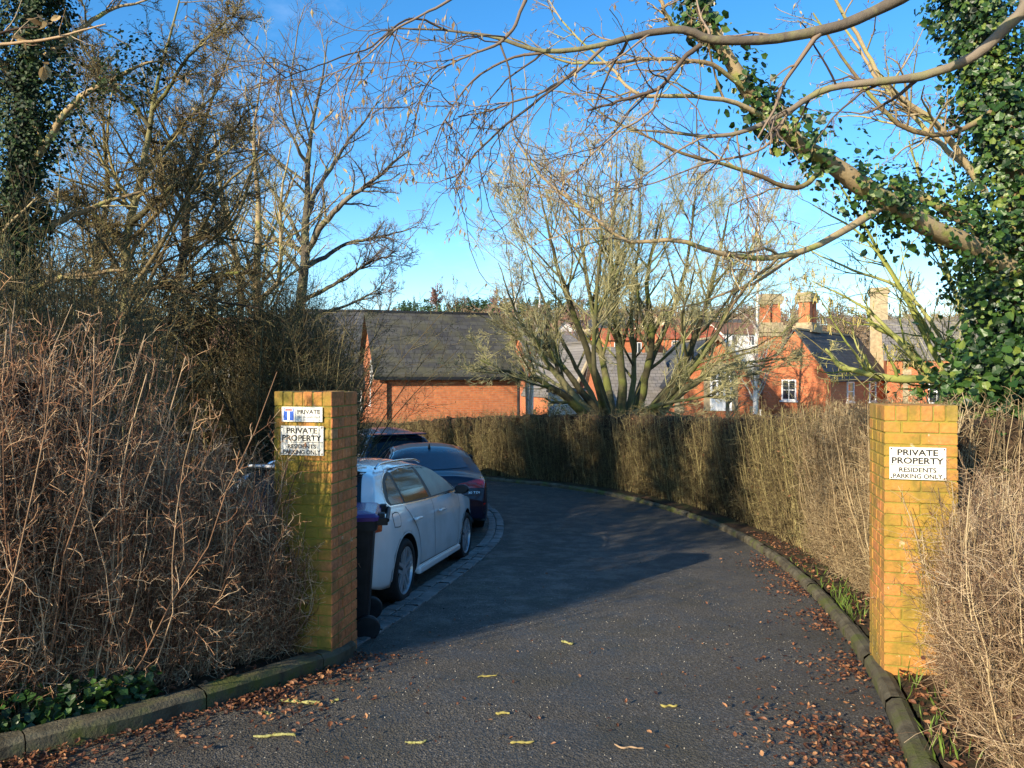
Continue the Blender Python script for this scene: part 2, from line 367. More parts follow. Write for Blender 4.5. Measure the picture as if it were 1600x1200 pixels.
# ================================================================== BUILDINGS
def house(name, label, C, az, L, Wd, z0, ze, zr, wall, roof, axis='x', wins=(), over=.18, group=None, cat='house', chim=(), coping=None, quoins=(), gut=False, thick=.1):
    """C=(x,y) near corner; local x runs along azimuth az (deg from world +x). axis = ridge direction. wins: (face, s0, s1, z0, z1, nmul, nrail)"""
    root = thing(name, label, cat, (C[0], C[1], z0), R(az), group)
    he, hr = ze - z0, zr - z0
    if axis == 'x':
        V = [(0, 0, 0), (L, 0, 0), (L, Wd, 0), (0, Wd, 0), (0, 0, he), (L, 0, he), (L, Wd, he), (0, Wd, he), (0, Wd/2, hr), (L, Wd/2, hr)]
        F4 = [(0, 1, 5, 4), (2, 3, 7, 6), (4, 5, 9, 8), (6, 7, 8, 9)]; F5 = [(3, 0, 4, 8, 7), (1, 2, 6, 9, 5)]
    else:
        V = [(0, 0, 0), (L, 0, 0), (L, Wd, 0), (0, Wd, 0), (0, 0, he), (L, 0, he), (L, Wd, he), (0, Wd, he), (L/2, 0, hr), (L/2, Wd, hr)]
        F4 = [(3, 0, 4, 7), (1, 2, 6, 5), (4, 8, 9, 7), (5, 6, 9, 8)]; F5 = [(0, 1, 5, 8, 4), (2, 3, 7, 9, 6)]
    mesh_np('wall', V, [np.array(F4), np.array(F5)], M[wall], root, smooth=False)
    # roof: two slabs
    half = (Wd if axis == 'x' else L) / 2; run = (L if axis == 'x' else Wd); sl_ = (hr - he) / half
    V = []; F = []
    for sg in (-1, 1):
        b = len(V)
        for e in (-over, run + over):
            for (o_, h) in ((half + over, he - over * sl_ + .02), (0, hr + .02)):
                for dz in (0, thick):
                    c = half + sg * o_; V.append((e, c, h + dz) if axis == 'x' else (c, e, h + dz))
        F += [(b, b+2, b+6, b+4), (b+1, b+5, b+7, b+3), (b, b+4, b+5, b+1), (b, b+1, b+3, b+2), (b+4, b+6, b+7, b+5)]
    mesh_np('roof', V, [np.array(F)], M[roof], root, smooth=False)
    if gut:
        boxes('gutter', [(-over, -over - .1, he - over * sl_ - .06, L + over, -over - .005, he - over * sl_ + .04)], M['gutter'], root)
    # ridge tiles
    bs = []; k = int(run / .45)
    for q in range(k + 1):
        a = -over + q * (run + 2 * over) / (k + 1); b_ = a + (run + 2 * over) / (k + 1) - .02
        bs.append((a, half - .09, hr + thick - .03, b_, half + .09, hr + thick + .06) if axis == 'x' else (half - .09, a, hr + thick - .03, half + .09, b_, hr + thick + .06))
    boxes('ridge', bs, M['gutter' if gut else 'stone'] if roof.startswith('sl') else M[roof], root)
    for (face, s0, s1, a, b, nm, nr) in wins:
        def bx(u0, u1, v0, v1, d0, d1):   # box standing proud of the face by d
            return (u0, -d1, v0, u1, -d0, v1) if face == 'front' else ((-d1, u0, v0, -d0, u1, v1) if face == 'side' else (L + d0, u0, v0, L + d1, u1, v1))
        a -= z0; b -= z0; t = .07
        fr = [bx(s0, s1, a, a + t, -.01, .06), bx(s0, s1, b - t, b, -.01, .06), bx(s0, s0 + t, a + t, b - t, -.01, .06), bx(s1 - t, s1, a + t, b - t, -.01, .06)]
        for q in range(nm): u = s0 + (s1 - s0) * (q + 1) / (nm + 1); fr.append(bx(u - .025, u + .025, a + t, b - t, -.01, .05))
        for q in range(nr): u = a + (b - a) * (q + 1) / (nr + 1); fr.append(bx(s0 + t, s1 - t, u - .02, u + .02, -.01, .045))
        w = boxes('window', fr, M['white_paint'], root)
        boxes('pane', [bx(s0 + t - .01, s1 - t + .01, a + t - .01, b - t + .01, .005, .025)], M['glass'], w)
        boxes('sill', [bx(s0 - .08, s1 + .08, a - .08, a - .004, -.01, .1)], M['white_paint'], w)
    if coping:      # coping stones up both verges of the front gable
        rf = coping; bs_V = []; bs_F = []
        for sg in (-1, 1):
            b = len(bs_V)
            for (u, h) in ((half + sg * (half + over), he - over * sl_), (half, hr)):
                for e in (-over - .1, -over + .12):
                    for dz in (.0, .22):
                        bs_V.append((u, e, h + dz) if axis == 'y' else (e, u, h + dz))
            bs_F += [(b, b+1, b+3, b+2), (b+4, b+6, b+7, b+5), (b, b+4, b+5, b+1), (b+2, b+3, b+7, b+6), (b+1, b+5, b+7, b+3), (b, b+2, b+6, b+4)]
        mesh_np('coping', bs_V, [np.array(bs_F)], M[rf], root, smooth=False)
    for (face, s, side_) in quoins:
        bs = []; h = 0; q = 0
        while h < he - .1:
            w_ = .42 if q % 2 else .26; u0, u1 = (s, s + w_) if side_ > 0 else (s - w_, s)
            bs.append((u0, -.035, h, u1, .01, min(h + .28, he)) if face == 'front' else (-.035, u0, h, .01, u1, min(h + .28, he))); h += .29; q += 1
        boxes('quoins', bs, M['stone'], root)
    for ch in chim:
        chimney(root, *ch)
    return root

def chimney(root, x, y, h0, h1, w, style):
    """local position, base height, top height (root space), width"""
    d = w * .7
    if style == 'paired':
        c = boxes('chimney', [(x - w*.62, y - d*.62, h0, x + w*.62, y + d*.62, h0 + .35), (x - w*.5, y - d*.5, h0 + .35, x + w*.5, y + d*.5, h0 + .5)], M['stone'], root)
        boxes('flue', [(x - w*.42, y - d*.35, h0 + .5, x - w*.08, y + d*.35, h1 - .5), (x + w*.08, y - d*.35, h0 + .5, x + w*.42, y + d*.35, h1 - .5)], M['house_brick'], c)
        boxes('cap', [(x - w*.5, y - d*.45, h1 - .5, x - w*.03, y + d*.45, h1 - .35), (x + w*.03, y - d*.45, h1 - .5, x + w*.5, y + d*.45, h1 - .35), (x - w*.55, y - d*.5, h1 - .35, x + w*.55, y + d*.5, h1 - .12), (x - w*.47, y - d*.42, h1 - .12, x + w*.47, y + d*.42, h1)], M['stone'], c)
    else:
        m = {'stone': 'stone', 'brick': 'house_brick'}[style]
        c = boxes('chimney', [(x - w*.5, y - d*.5, h0, x + w*.5, y + d*.5, h1 - .35)], M[m], root)
        boxes('cap', [(x - w*.6, y - d*.6, h1 - .35, x + w*.6, y + d*.6, h1 - .12), (x - w*.52, y - d*.52, h1 - .12, x + w*.52, y + d*.52, h1)], M['stone'], c)
        bm_V = []
        for q in ():
            tb = Tubes(); tb.limb([(x + w*q, y, h1 - .02), (x + w*q, y, h1 + .35)], [.13, .11], 4, 8); tb.build('chimney_pot', M['red_roof'], c)

# barn with the slate roof
bx_, by_ = P(593, 588, 24)[:2]
barn = house('brick_barn', 'orange brick barn with a wide slate roof and black gutter behind the far hedge', (bx_, by_), 16.7, 4.75, 6.2, -1.6, ZP(583, 24) - .02, ZP(487, 27) - .1, 'barn_brick', 'slate',
      wins=[('side', 1.5, 2.5, ZP(632, 25.5), ZP(562, 25.5), 1, 3)], over=.2, cat='barn', gut=True)
tb = Tubes(); tb.limb([(4.72, -.09, 0), (4.72, -.09, 3.1), (4.72, -.25, 3.28)], [.05, .05, .05], 8, 8); tb.build('drainpipe', M['gutter'], barn)
boxes('corner_pier', [(-.25, -.12, 0, .22, .3, 3.0), (-.2, -.08, 3.0, .18, .26, 3.12)], M['barn_brick'], barn)
nb = house('brick_outbuilding', 'brick outbuilding with a dark slate roof left of the barn, half hidden by the thicket', P(425, 588, 28.5)[:2], 4, 3.75, 6, -1.7, ZP(598, 28.5), ZP(489, 31.5), 'barn_brick', 'slate2',
      wins=[('front', 2.9, 3.45, ZP(640, 28.5), ZP(603, 28.5), 1, 2)], over=.15, cat='building', gut=True)
house('cream_house', 'long cream walled building glimpsed through the bare thicket on the left', P(150, 588, 34)[:2], 3, 9.5, 6, -2.6, ZP(552, 34), ZP(500, 37), 'cream', 'brown_roof',
      wins=[('front', 2.5, 3.4, ZP(615, 34), ZP(575, 34), 1, 1), ('front', 6, 6.9, ZP(615, 34), ZP(575, 34), 1, 1)])

# gabled house right of the tree
hx, hy = P(1298, 588, 35)[:2]
AZ = 48
h1 = house('gabled_brick_house', 'orange brick house with steep slate roof and plain gable, right of the tall chimney', (hx, hy), AZ, 9.5, 3.4, -3.4, ZP(592, 35), ZP(517, 36.1), 'house_brick', 'slate2',
      wins=[('side', 1.62, 2.35, ZP(626, 36), ZP(593, 36), 1, 1), ('front', 2.3, 3.3, ZP(628, 37), ZP(596, 37), 0, 1), ('front', 5.9, 7.0, ZP(628, 39.5), ZP(596, 39.5), 0, 1)],
      over=.12)
def loc_of(root, px, py, d):
    x, y, z = P(px, py, d); ox, oy, oz = root.location; a = root.rotation_euler[2]
    dx, dy = x - ox, y - oy
    return (math.cos(a) * dx + math.sin(a) * dy, -math.sin(a) * dx + math.cos(a) * dy, z - oz)
def addchim(root, px, pytop, pybase, d, w, style):
    x, y, z1 = loc_of(root, px, pytop, d); chimney(root, x, y, z1 - (pybase - pytop) / FPX * d, z1, w, style)
addchim(h1, 1262, 458, 520, 38.2, 1.15, 'paired')

h2 = house('quoined_brick_house', 'brick house with stone quoins and grey roof, behind the hazel above the right gatepost', P(1386, 588, 40)[:2], -24, 4.3, 5.5, -3.8, ZP(560, 40), ZP(505, 43), 'house_brick', 'grey_roof',
      wins=[('front', 1.95, 2.75, ZP(630, 40), ZP(592, 40), 1, 1)], quoins=[('front', .75, 1), ('front', 3.7, 1)], chim=[])
addchim(h2, 1373, 450, 620, 43.5, .95, 'stone')
for px in (1530,):
    house('rear_brick_house', 'brick house with grey roof behind the ivy tree', P(px, 588, 44)[:2], -4, 5, 5.5, -4, ZP(560, 44), ZP(510, 47), 'house_brick', 'grey_roof', wins=[('front', 1, 1.8, ZP(620, 44), ZP(585, 44), 1, 1)])
h3 = house('arched_window_house', 'brick gable with stone edging and a tall white arched window behind the big tree', P(1052, 588, 33)[:2], 3, 3.95, 7, -3.2, ZP(605, 33), ZP(530, 33), 'house_brick', 'slate2', axis='y', over=.1, coping='stone', quoins=[('front', .05, 1), ('front', 3.9, -1)])
def arched_window(root, cx, z0, z1, w):
    oz = root.location[2]; z0 -= oz; z1 -= oz
    n = 12; arc = [(w/2 * math.cos(math.pi * i / n), z1 - w/2 + w/2 * 1.1 * math.sin(math.pi * i / n)) for i in range(n + 1)]
    def ring(wo, wi, d0, d1, name, mat, par):
        so_, si = (w/2 + wo) / (w/2), (w/2 + wi) / (w/2)
        pts = [(w/2, z0)] + arc + [(-w/2, z0)]; V = []; F = []
        for (px_, pz) in pts:
            for s_ in (so_, si):
                q = pz if pz <= z1 - w/2 else z1 - w/2 + (pz - (z1 - w/2)) * s_
                for d in (d0, d1): V.append((cx + px_ * s_, -d, q))
        for i in range(len(pts) - 1):
            b = i * 4; F += [(b+1, b+5, b+7, b+3), (b, b+1, b+5, b+4)[::-1], (b+2, b+3, b+7, b+6)]
        return mesh_np(name, V, [np.array(F)], mat, par, smooth=False)
    w_ = ring(0, -.09, -.01, .07, 'window', M['white_paint'], root)
    ring(.28, 0.005, -.01, .04, 'stone_surround', M['stone'], root)
    bs = []
    for q in (-1/6, 1/6): bs.append((cx + w*q - .04, -.065, z0, cx + w*q + .04, .01, z1 - .12))
    for q in range(1, 4): z = z0 + (z1 - z0 - w/2) * q / 3; bs.append((cx - w/2 + .09, -.06, z - .04, cx + w/2 - .09, .01, z + .04))
    bs.append((cx - w/2 + .09, -.05, z0, cx + w/2 - .09, .01, z0 + .55))
    boxes('glazing_bar', bs, M['white_paint'], w_)
    V = [(cx + a * .97, -.02, b) for a, b in [(w/2, z0 + .5)] + arc + [(-w/2, z0 + .5)]]
    mesh_np('pane', V, [np.array([list(range(len(V)))])], M['glass'], w_, smooth=False)
arched_window(h3, 2.15, ZP(642, 33), ZP(578, 33), .98)
addchim(h3, 1203, 460, 520, 37, 1.05, 'paired'); addchim(h3, 1203, 515, 640, 37.01, .95, 'brick')
h3b = house('low_slate_wing', 'low brick wing with a plain grey slate roof left of the arched window gable', P(945, 588, 34)[:2], 4, 3.3, 5.5, -3.2, ZP(632, 34), ZP(556, 37), 'house_brick', 'grey_roof')
h4 = house('coped_gable_house', 'orange brick gable with pale coping seen through the low left boughs of the big tree', P(893, 588, 41)[:2], 24, 3.2, 6.5, -3.8, ZP(620, 41), ZP(535, 41), 'house_brick', 'grey_roof', axis='y', coping='stone', over=.08)
house('white_garage', 'low flat white walled garage standing left of the big tree', P(866, 588, 30)[:2], 2, 1.5, 3, -3, ZP(616, 30), ZP(613, 30), 'white_render', 'brown_roof', cat='garage', over=.08)
# far village houses
far = [
 (862, 498, 520, 545, 95, 'white_render', 'brown_roof', 4.5, 20, 'white gabled house with a brown roof on the far slope, left of the big tree', 'y'),
 (905, 500, 512, 545, 100, 'cream', 'slate2', 6, -10, 'cream dark roofed house on the slope behind the left boughs of the big tree', 'x'),
 (945, 515, 530, 560, 80, 'house_brick', 'red_roof', 5.5, 15, 'small brick house with a bright red tiled roof, between the big tree stems', 'x'),
 (985, 495, 516, 545, 95, 'cream', 'red_roof', 6, -25, 'cream house with red roof just right of the tallest stem of the big tree', 'y'),
 (1030, 510, 528, 560, 85, 'house_brick', 'red_roof', 7.5, 8, 'long brick house with red roof behind the right stems of the big tree', 'x'),
 (1075, 500, 520, 550, 100, 'white_render', 'slate2', 7, -12, 'white rendered house with slate roof above the arched window gable', 'x'),
 (1130, 505, 520, 555, 90, 'white_render', 'brown_roof', 6, 20, 'white house with brown roof just left of the tall stone chimney', 'x'),
 (820, 520, 540, 575, 60, 'house_brick', 'grey_roof', 5, 10, 'brick house with grey roof right behind the barn and birch', 'x'),
 (850, 545, 575, 610, 48, 'house_brick', 'grey_roof', 5.5, 5, 'house under a broad grey roof behind the white garage', 'x'),
 (1000, 478+20, 512, 530, 130, 'house_brick', 'brown_roof', 9, 0, 'distant brick terrace with brown roof near the foot of the wooded hill', 'x'),
]
for (px, pr, pe, pb, d, w, r, L, az, lab, ax) in far:
    z0 = float(gz(d)) - .5
    house('village_house', lab, P(px, 588, d)[:2], az, L, L * .8, min(z0, ZP(pb, d)), ZP(pe, d), ZP(pr, d + L * .35), w, r, axis=ax, over=.25, group='houses of the village across the valley',
          wins=[('front', L*.2, L*.2 + .9, ZP(pe, d) - 1.5, ZP(pe, d) - .3, 1, 0), ('front', L*.62, L*.62 + .9, ZP(pe, d) - 1.5, ZP(pe, d) - .3, 1, 0)])

# ================================================================== GATE PILLARS (every brick modelled, in one mesh per pillar)
def mat_pillar(name, algae, amt, xm=9):
    m, nt, b = newmat(name)
    at = N_(nt, 'Attribute', attribute_name='rnd')
    c = ramp(nt, at.outputs['Fac'], [(0, (.44, .14, .045)), (.35, (.58, .20, .065)), (.7, (.50, .165, .05)), (.93, (.40, .15, .06)), (.95, (.26, .22, .10))])
    mort = ramp(nt, at.outputs['Fac'], [(-.0, (0, 0, 0)), (1.0, (0, 0, 0)), (1.0, (1, 1, 1))])
    c = mixc(nt, .5, c, ramp(nt, noise(nt, 38, 5), [(.3, (.2, .2, .2)), (.7, (.85, .85, .85))]), 'OVERLAY')
    gr = N_(nt, 'Math', operation='GREATER_THAN'); nt.links.new(at.outputs['Fac'], gr.inputs[0]); gr.inputs[1].default_value = 1.5
    c = mixc(nt, gr.outputs[0], c, (.20, .21, .045))
    tc = nt.nodes.new('ShaderNodeTexCoord'); sx = nt.nodes.new('ShaderNodeSeparateXYZ'); nt.links.new(tc.outputs['Object'], sx.inputs[0])
    lt = N_(nt, 'Math', operation='LESS_THAN'); nt.links.new(sx.outputs[0], lt.inputs[0]); lt.inputs[1].default_value = xm       # algae tint stops short of the left pillar's right side, painting in its shade
    mu = N_(nt, 'Math', operation='MULTIPLY'); nt.links.new(lt.outputs[0], mu.inputs[0]); nt.links.new(ramp(nt, noise(nt, 2.3, 6, .65), [(.32, (0, 0, 0)), (.55, (amt, amt, amt))]), mu.inputs[1])
    c = mixc(nt, mu.outputs[0], c, algae)
    c = mixc(nt, ramp(nt, noise(nt, 4.5, 6, .7), [(.48, (0, 0, 0)), (.68, (.75, .75, .75))]), c, (.11, .085, .018))
    c = mixc(nt, ramp(nt, noise(nt, 14, 4, .6), [(.66, (0, 0, 0)), (.72, (.5, .5, .5))]), c, (.62, .52, .36))
    nt.links.new(c, b.inputs['Base Color']); b.inputs['Roughness'].default_value = .9; bump(nt, b, noise(nt, 60, 6), .5, .006)
    return m
M['pillar'] = mat_pillar('algae_stained_brick', (.27, .20, .02), .85)
M['pillar2'] = mat_pillar('green_stained_brick', (.24, .20, .018), .88, .438)
def pillar(name, label, C, phi, w, dep, h, mat, seed):
    """C = near right/left front corner (x,y); local x along the front face, y into depth"""
    rng = np.random.default_rng(seed); V = []; F = []; rn = []
    def brick(x0, y0, z0, x1, y1, z1, r):
        g = .0045; x0 += g; x1 -= g; y0 += g; y1 -= g; z0 += g; z1 -= g; e = .004; b = len(V); j = rng.normal(0, .0012, 3)
        # chamfered box: 8 corners x 3
        for cx, sx in ((x0, 1), (x1, -1)):
            for cy, sy in ((y0, 1), (y1, -1)):
                for cz, sz in ((z0, 1), (z1, -1)):
                    V.extend([(cx + j[0], cy + sy*e + j[1], cz + sz*e), (cx + sx*e + j[0], cy + j[1], cz + sz*e), (cx + sx*e + j[0], cy + sy*e + j[1], cz)])
        def v(i, k, l, a): return b + ((i * 2 + k) * 2 + l) * 3 + a
        for i in (0, 1):
            q = [v(i, 0, 0, 0), v(i, 1, 0, 0), v(i, 1, 1, 0), v(i, 0, 1, 0)]; F.append(q if i else q[::-1])
            q = [v(0, i, 0, 1), v(0, i, 1, 1), v(1, i, 1, 1), v(1, i, 0, 1)]; F.append(q if i else q[::-1])
            q = [v(0, 0, i, 2), v(1, 0, i, 2), v(1, 1, i, 2), v(0, 1, i, 2)]; F.append(q if i else q[::-1])
            for k in (0, 1):
                F.append([v(i, k, 0, 0), v(i, k, 1, 0), v(i, k, 1, 1), v(i, k, 0, 1)]); F.append([v(i, 0, k, 0), v(i, 0, k, 2), v(i, 1, k, 2), v(i, 1, k, 0)]); F.append([v(0, i, k, 1), v(1, i, k, 1), v(1, i, k, 2), v(0, i, k, 2)])
        for i in (0, 1):
            for k in (0, 1):
                for l in (0, 1): F.append([v(i, k, l, 0), v(i, k, l, 1), v(i, k, l, 2), v(i, k, l, 2)])
        rn.extend([r] * 24)
    ch = .0755; z = -.25; k = 0; hb = .2251; top = h - .108
    n = int(round((top - z) / ch)); ch = (top - z) / n
    for q in range(n):
        z0, z1 = z + q * ch, z + (q + 1) * ch; t = .105
        # outer ring: front/back rows then sides between
        fr = [0, w/2, w] if q % 2 == 0 else [0, w * .25, w * .75, w]
        sd = [t, dep/2, dep - t] if q % 2 else [t, t + (dep - 2*t) * .33, dep - t]
        for (a, b_) in zip(fr[:-1], fr[1:]): brick(a, 0, z0, b_, t, z1, rng.random() * .94)
        for (a, b_) in zip(fr[:-1], fr[1:]): brick(a, dep - t, z0, b_, dep, z1, rng.random() * .94)
        for (a, b_) in zip(sd[:-1], sd[1:]):
            brick(0, a, z0, t, b_, z1, rng.random() * .94); brick(w - t, a, z0, w, b_, z1, rng.random() * .94)
    k = 6
    for q in range(k):
        a, b_ = w * q / k, w * (q + 1) / k
        brick(a, 0, top, b_, dep / 2, h + rng.normal(0, .002), rng.random() * .94); brick(a, dep / 2, top, b_, dep, h + rng.normal(0, .002), rng.random() * .94)
    # mortar core
    b = len(V); e = .011
    for (x, y, zz) in boxVF([(e, e, -.26, w - e, dep - e, h - e)])[0]: V.append((x, y, zz))
    F += [[b + i for i in f] for f in boxVF([(0, 0, 0, 1, 1, 1)])[1]]; rn += [2.0] * 8
    Fq = [f for f in F if len(set(f)) == 4]; Ft = [f[:3] for f in F if len(set(f)) < 4]
    o = mesh_np(name, V, [np.array(Fq), np.array(Ft)], M[mat], None, rn, smooth=False)
    o.location = (C[0], C[1], gz(C[1])); o.rotation_euler = (0, 0, phi); tag(o, label, 'gate pillar', 'brick gate pillars')
    return o
PW = .45
phl, phr = R(-12), R(-14.5)
cl = Vector((-1.245, 5.1)) - PW * Vector((math.cos(phl), math.sin(phl)))
zt = ZP(611.5, 5.1)
pl = pillar('brick_pillar', 'left brick gate pillar with two stacked white signs, hedge twigs growing over its foot', cl, phl, PW, .43, zt - float(gz(cl.y)), 'pillar2', 11)
crn = Vector(((1381 - HX) / FPX * 4.72, 4.72))
ztr = ZP(632, 4.72)
pr = pillar('brick_pillar', 'right brick gate pillar, sunlit and algae stained, carrying one white sign', crn, phr, .432, .45, ztr - float(gz(4.72)), 'pillar', 23)

# ------------------------------------------------------------------ signs
M['sign'] = mat_noise('enamel_sign_white', (.74, .70, .58), (.82, .80, .70), 20, .35, spec=.5)
M['ink'] = flat('sign_black', (.018, .018, .018), .4)
M['ink_faded'] = flat('sign_faded_grey', (.25, .25, .24), .5)
M['sblue'] = flat('sign_blue', (.015, .09, .45), .35); M['sred'] = flat('sign_red', (.6, .03, .03), .35); M['swhite'] = flat('sign_white', (.82, .82, .8), .4)
M['screw'] = flat('rusty_screw', (.10, .07, .05), .6, .3)
def text_mesh(name, s, width, height, mat, parent, x, z, y=-.0065, depth=.0006, bold=0.0):
    cu = bpy.data.curves.new('t', 'FONT'); cu.body = s; cu.size = 1; cu.extrude = 0; cu.offset = bold; cu.resolution_u = 3
    o = bpy.data.objects.new('t', cu); COL.objects.link(o); dg = bpy.context.evaluated_depsgraph_get(); dg.update()
    me = bpy.data.meshes.new_from_object(o.evaluated_get(dg)); bpy.data.objects.remove(o); bpy.data.curves.remove(cu)
    n = len(me.vertices); co = np.empty(n * 3); me.vertices.foreach_get('co', co); co = co.reshape(-1, 3)
    mn, mx = co.min(0), co.max(0); sx = width / (mx[0] - mn[0]); sz = height / (mx[1] - mn[1])
    out = np.stack([(co[:, 0] - (mn[0] + mx[0]) / 2) * sx + x, np.full(n, y), (co[:, 1] - (mn[1] + mx[1]) / 2) * sz + z], 1)
    me.vertices.foreach_set('co', out.astype(np.float32).ravel()); me.materials.clear(); me.update()
    return link(name, me, mat, parent)
def sign_root(name, label, pil, sx, sz, wd, ht):
    ph = pil.rotation_euler[2]; l = pil.location
    x = l.x + math.cos(ph) * sx - math.sin(ph) * -.003; y = l.y + math.sin(ph) * sx + math.cos(ph) * -.003
    r = thing(name, label, 'sign', (x, y, l.z + sz), ph)
    p = boxes('panel', [(-wd/2, -.006, -ht/2, wd/2, -.0005, ht/2)], M['sign'], r, bevel=.002)
    return r
def property_sign(label, pil, sx, sz):
    r = sign_root('property_sign', label, pil, sx, sz, .325, .205); r['group'] = 'private property signs'
    text_mesh('heading', 'PRIVATE', .235, .040, M['ink'], r, 0, .070, bold=.03); text_mesh('heading', 'PROPERTY', .30, .042, M['ink'], r, 0, .018, bold=.03)
    boxes('rule', [(-.158, -.0068, -.013, .158, -.006, -.0095)], M['ink'], r)
    text_mesh('lettering', 'RESIDENTS', .215, .030, M['ink'], r, 0, -.040, bold=.03); text_mesh('lettering', 'PARKING ONLY', .285, .030, M['ink'], r, 0, -.080, bold=.03)
    for a in (-1, 1):
        for b in (-1, 1):
            bm = bmesh.new(); bmesh.ops.create_uvsphere(bm, u_segments=8, v_segments=6, radius=.006); me = bpy.data.meshes.new('screw'); bm.to_mesh(me); bm.free()
            s = link('screw', me, M['screw'], r); s.location = (a * .152, -.006, b * .092); s.scale = (1, .4, 1)
    return r
def Zon(pil, py, d): return ZP(py, d) - pil.location.z
property_sign('white PRIVATE PROPERTY RESIDENTS PARKING ONLY sign on the right gate pillar', pr, (1429.5 - 1381) / 108 * .432, Zon(pr, 724, 4.68))
property_sign('white PRIVATE PROPERTY RESIDENTS PARKING ONLY sign on the left pillar, below the blue T sign', pl, .50 * PW, Zon(pl, 688.5, 5.14))
ns = sign_root('no_through_road_sign', 'small white PRIVATE sign with blue T symbol, uppermost on the left gate pillar', pl, .50 * PW, Zon(pl, 647.5, 5.14), .31, .105)
boxes('blue_symbol', [(-.140, -.0068, -.043, -.062, -.006, .043)], M['sblue'], ns)
boxes('white_stem', [(-.109, -.0074, -.040, -.092, -.0068, .022)], M['swhite'], ns)
boxes('red_bar', [(-.127, -.0074, .025, -.074, -.0068, .036)], M['sred'], ns)
boxes('bar_outline', [(-.131, -.0071, .0215, -.070, -.0068, .0395)], M['swhite'], ns)
text_mesh('heading', 'PRIVATE', .172, .030, M['ink'], ns, .052, .018, bold=.03); text_mesh('small_lettering', 'No through road', .172, .019, M['ink_faded'], ns, .052, -.019, bold=.03)

# ================================================================== WHEELED BINS
M['lid_purple'] = flat('purple_plastic_lid', (.085, .035, .17), .2, spec=.6)
def bin_(label, loc, rz, parts=True):
    r = thing('wheeled_bin', label, 'bin', loc, rz, 'wheeled bins behind the left pillar')
    H_ = .98; V = []; n = 0
    def ring(hx, hy, z, cr, ox=0):
        out = []
        for (sx, sy, a0) in ((1, 1, 0), (-1, 1, 90), (-1, -1, 180), (1, -1, 270)):
            for k in range(4):
                a = R(a0 + k * 30); out.append((ox + sx * (hx - cr) + cr * math.cos(a), sy * (hy - cr) + cr * math.sin(a), z))
        return out
    rings = [ring(.17, .20, .05, .04, .03), ring(.19, .215, .12, .04, .02), ring(.255, .265, H_ - .14, .04), ring(.257, .267, H_ - .1, .04), ring(.285, .29, H_ - .1, .04), ring(.29, .292, H_ - .02, .04), ring(.25, .27, H_ - .02, .04), ring(.2, .22, .3, .04)]
    V = [p for q in rings for p in q]; m = 16; F = [(a * m + j, a * m + (j + 1) % m, (a + 1) * m + (j + 1) % m, (a + 1) * m + j) for a in range(len(rings) - 1) for j in range(m)]
    o = mesh_np('body', V, [np.array(F), np.array([list(range(m))[::-1]])], M['black_plastic'], r, smooth=False)
    rg = [ring(.30, .30, H_ - .02, .05, -.0), ring(.305, .305, H_ + .01, .05, -.0), ring(.28, .28, H_ + .035, .05, -.01), ring(.2, .2, H_ + .05, .05, -.02)]
    V = [p for q in rg for p in q]; F = [(a * m + j, a * m + (j + 1) % m, (a + 1) * m + (j + 1) % m, (a + 1) * m + j) for a in range(3) for j in range(m)]
    mesh_np('lid', V, [np.array(F), np.array([list(range(3 * m, 4 * m))])], M['lid_purple'], r, smooth=False)
    boxes('hinge', [(.29, -.24, H_ - .05, .345, -.16, H_ + .03), (.29, .16, H_ - .05, .345, .24, H_ + .03)], M['black_plastic'], r, .008)
    t = Tubes(); t.limb([(.365, -.27, H_ - .02), (.365, .27, H_ - .02)], [.017, .017], 4, 10); t.build('handle', M['black_plastic'], r)
    boxes('handle_bracket', [(.28, -.27, H_ - .06, .37, -.24, H_ - .0), (.28, .24, H_ - .06, .37, .27, H_ - .0)], M['black_plastic'], r, .006)
    for sy in (-1, 1):
        bm = bmesh.new(); bmesh.ops.create_cone(bm, cap_ends=True, segments=28, radius1=.10, radius2=.10, depth=.05); me = bpy.data.meshes.new('wheel'); bm.to_mesh(me); bm.free()
        w = link('wheel', me, M['black_plastic'], r); w.rotation_euler = (R(90), 0, 0); w.location = (.21, sy * .255, .1)
        mo = w.modifiers.new('b', 'BEVEL'); mo.width = .012; mo.segments = 2
    return r
bin_('black wheelie bin with a glossy purple lid between the left pillar and white car', (-1.40, 6.12, float(gz(6.12))), R(8))
bin_('black wheelie bin with purple lid, half seen through hedge twigs left of the pillar', (-2.30, 6.35, float(gz(6.35))), R(20))

# ================================================================== CARS
def smooth_tab(xs, tab, k=9):
    x, v = zip(*tab); f = np.linspace(min(x), max(x), 400); y = np.interp(f, x, v)
    y = np.convolve(np.pad(y, k // 2 + 0, 'edge'), np.ones(k) / k, 'valid'); return np.interp(xs, f, y)
PROF = [(.15, .90), (.22, .955), (.3, .985), (.45, 1.0), (.6, .997), (.72, .99), (.80, .985), (.9, .962), (.97, .93), (1.1, .865), (1.25, .775), (1.4, .665), (1.6, .55)]
M['tyre'] = mat_noise('tyre_rubber', (.012, .012, .012), (.022, .021, .02), 8, .8); M['alloy'] = flat('alloy_rim', (.5, .5, .51), .3, .5)
M['dark'] = flat('dark_trim', (.008, .008, .009), .5); M['cglass'] = flat('tinted_car_glass', (.012, .016, .02), .08, 0, .35, 0)
M['cglass2'] = mat_noise('misted_car_glass', (.10, .19, .19), (.15, .27, .26), 5, .3, spec=.4)
M['frost'] = mat_noise('misted_rear_glass', (.045, .065, .09), (.06, .08, .11), 4, .25, spec=.8)
M['chrome'] = flat('bright_trim', (.75, .75, .76), .2, 1)
M['red_lamp'] = flat('red_tail_lamp', (.30, .008, .012), .12, 0, .8, 1); M['clear_lamp'] = flat('clear_lamp', (.6, .62, .65), .08, .3)
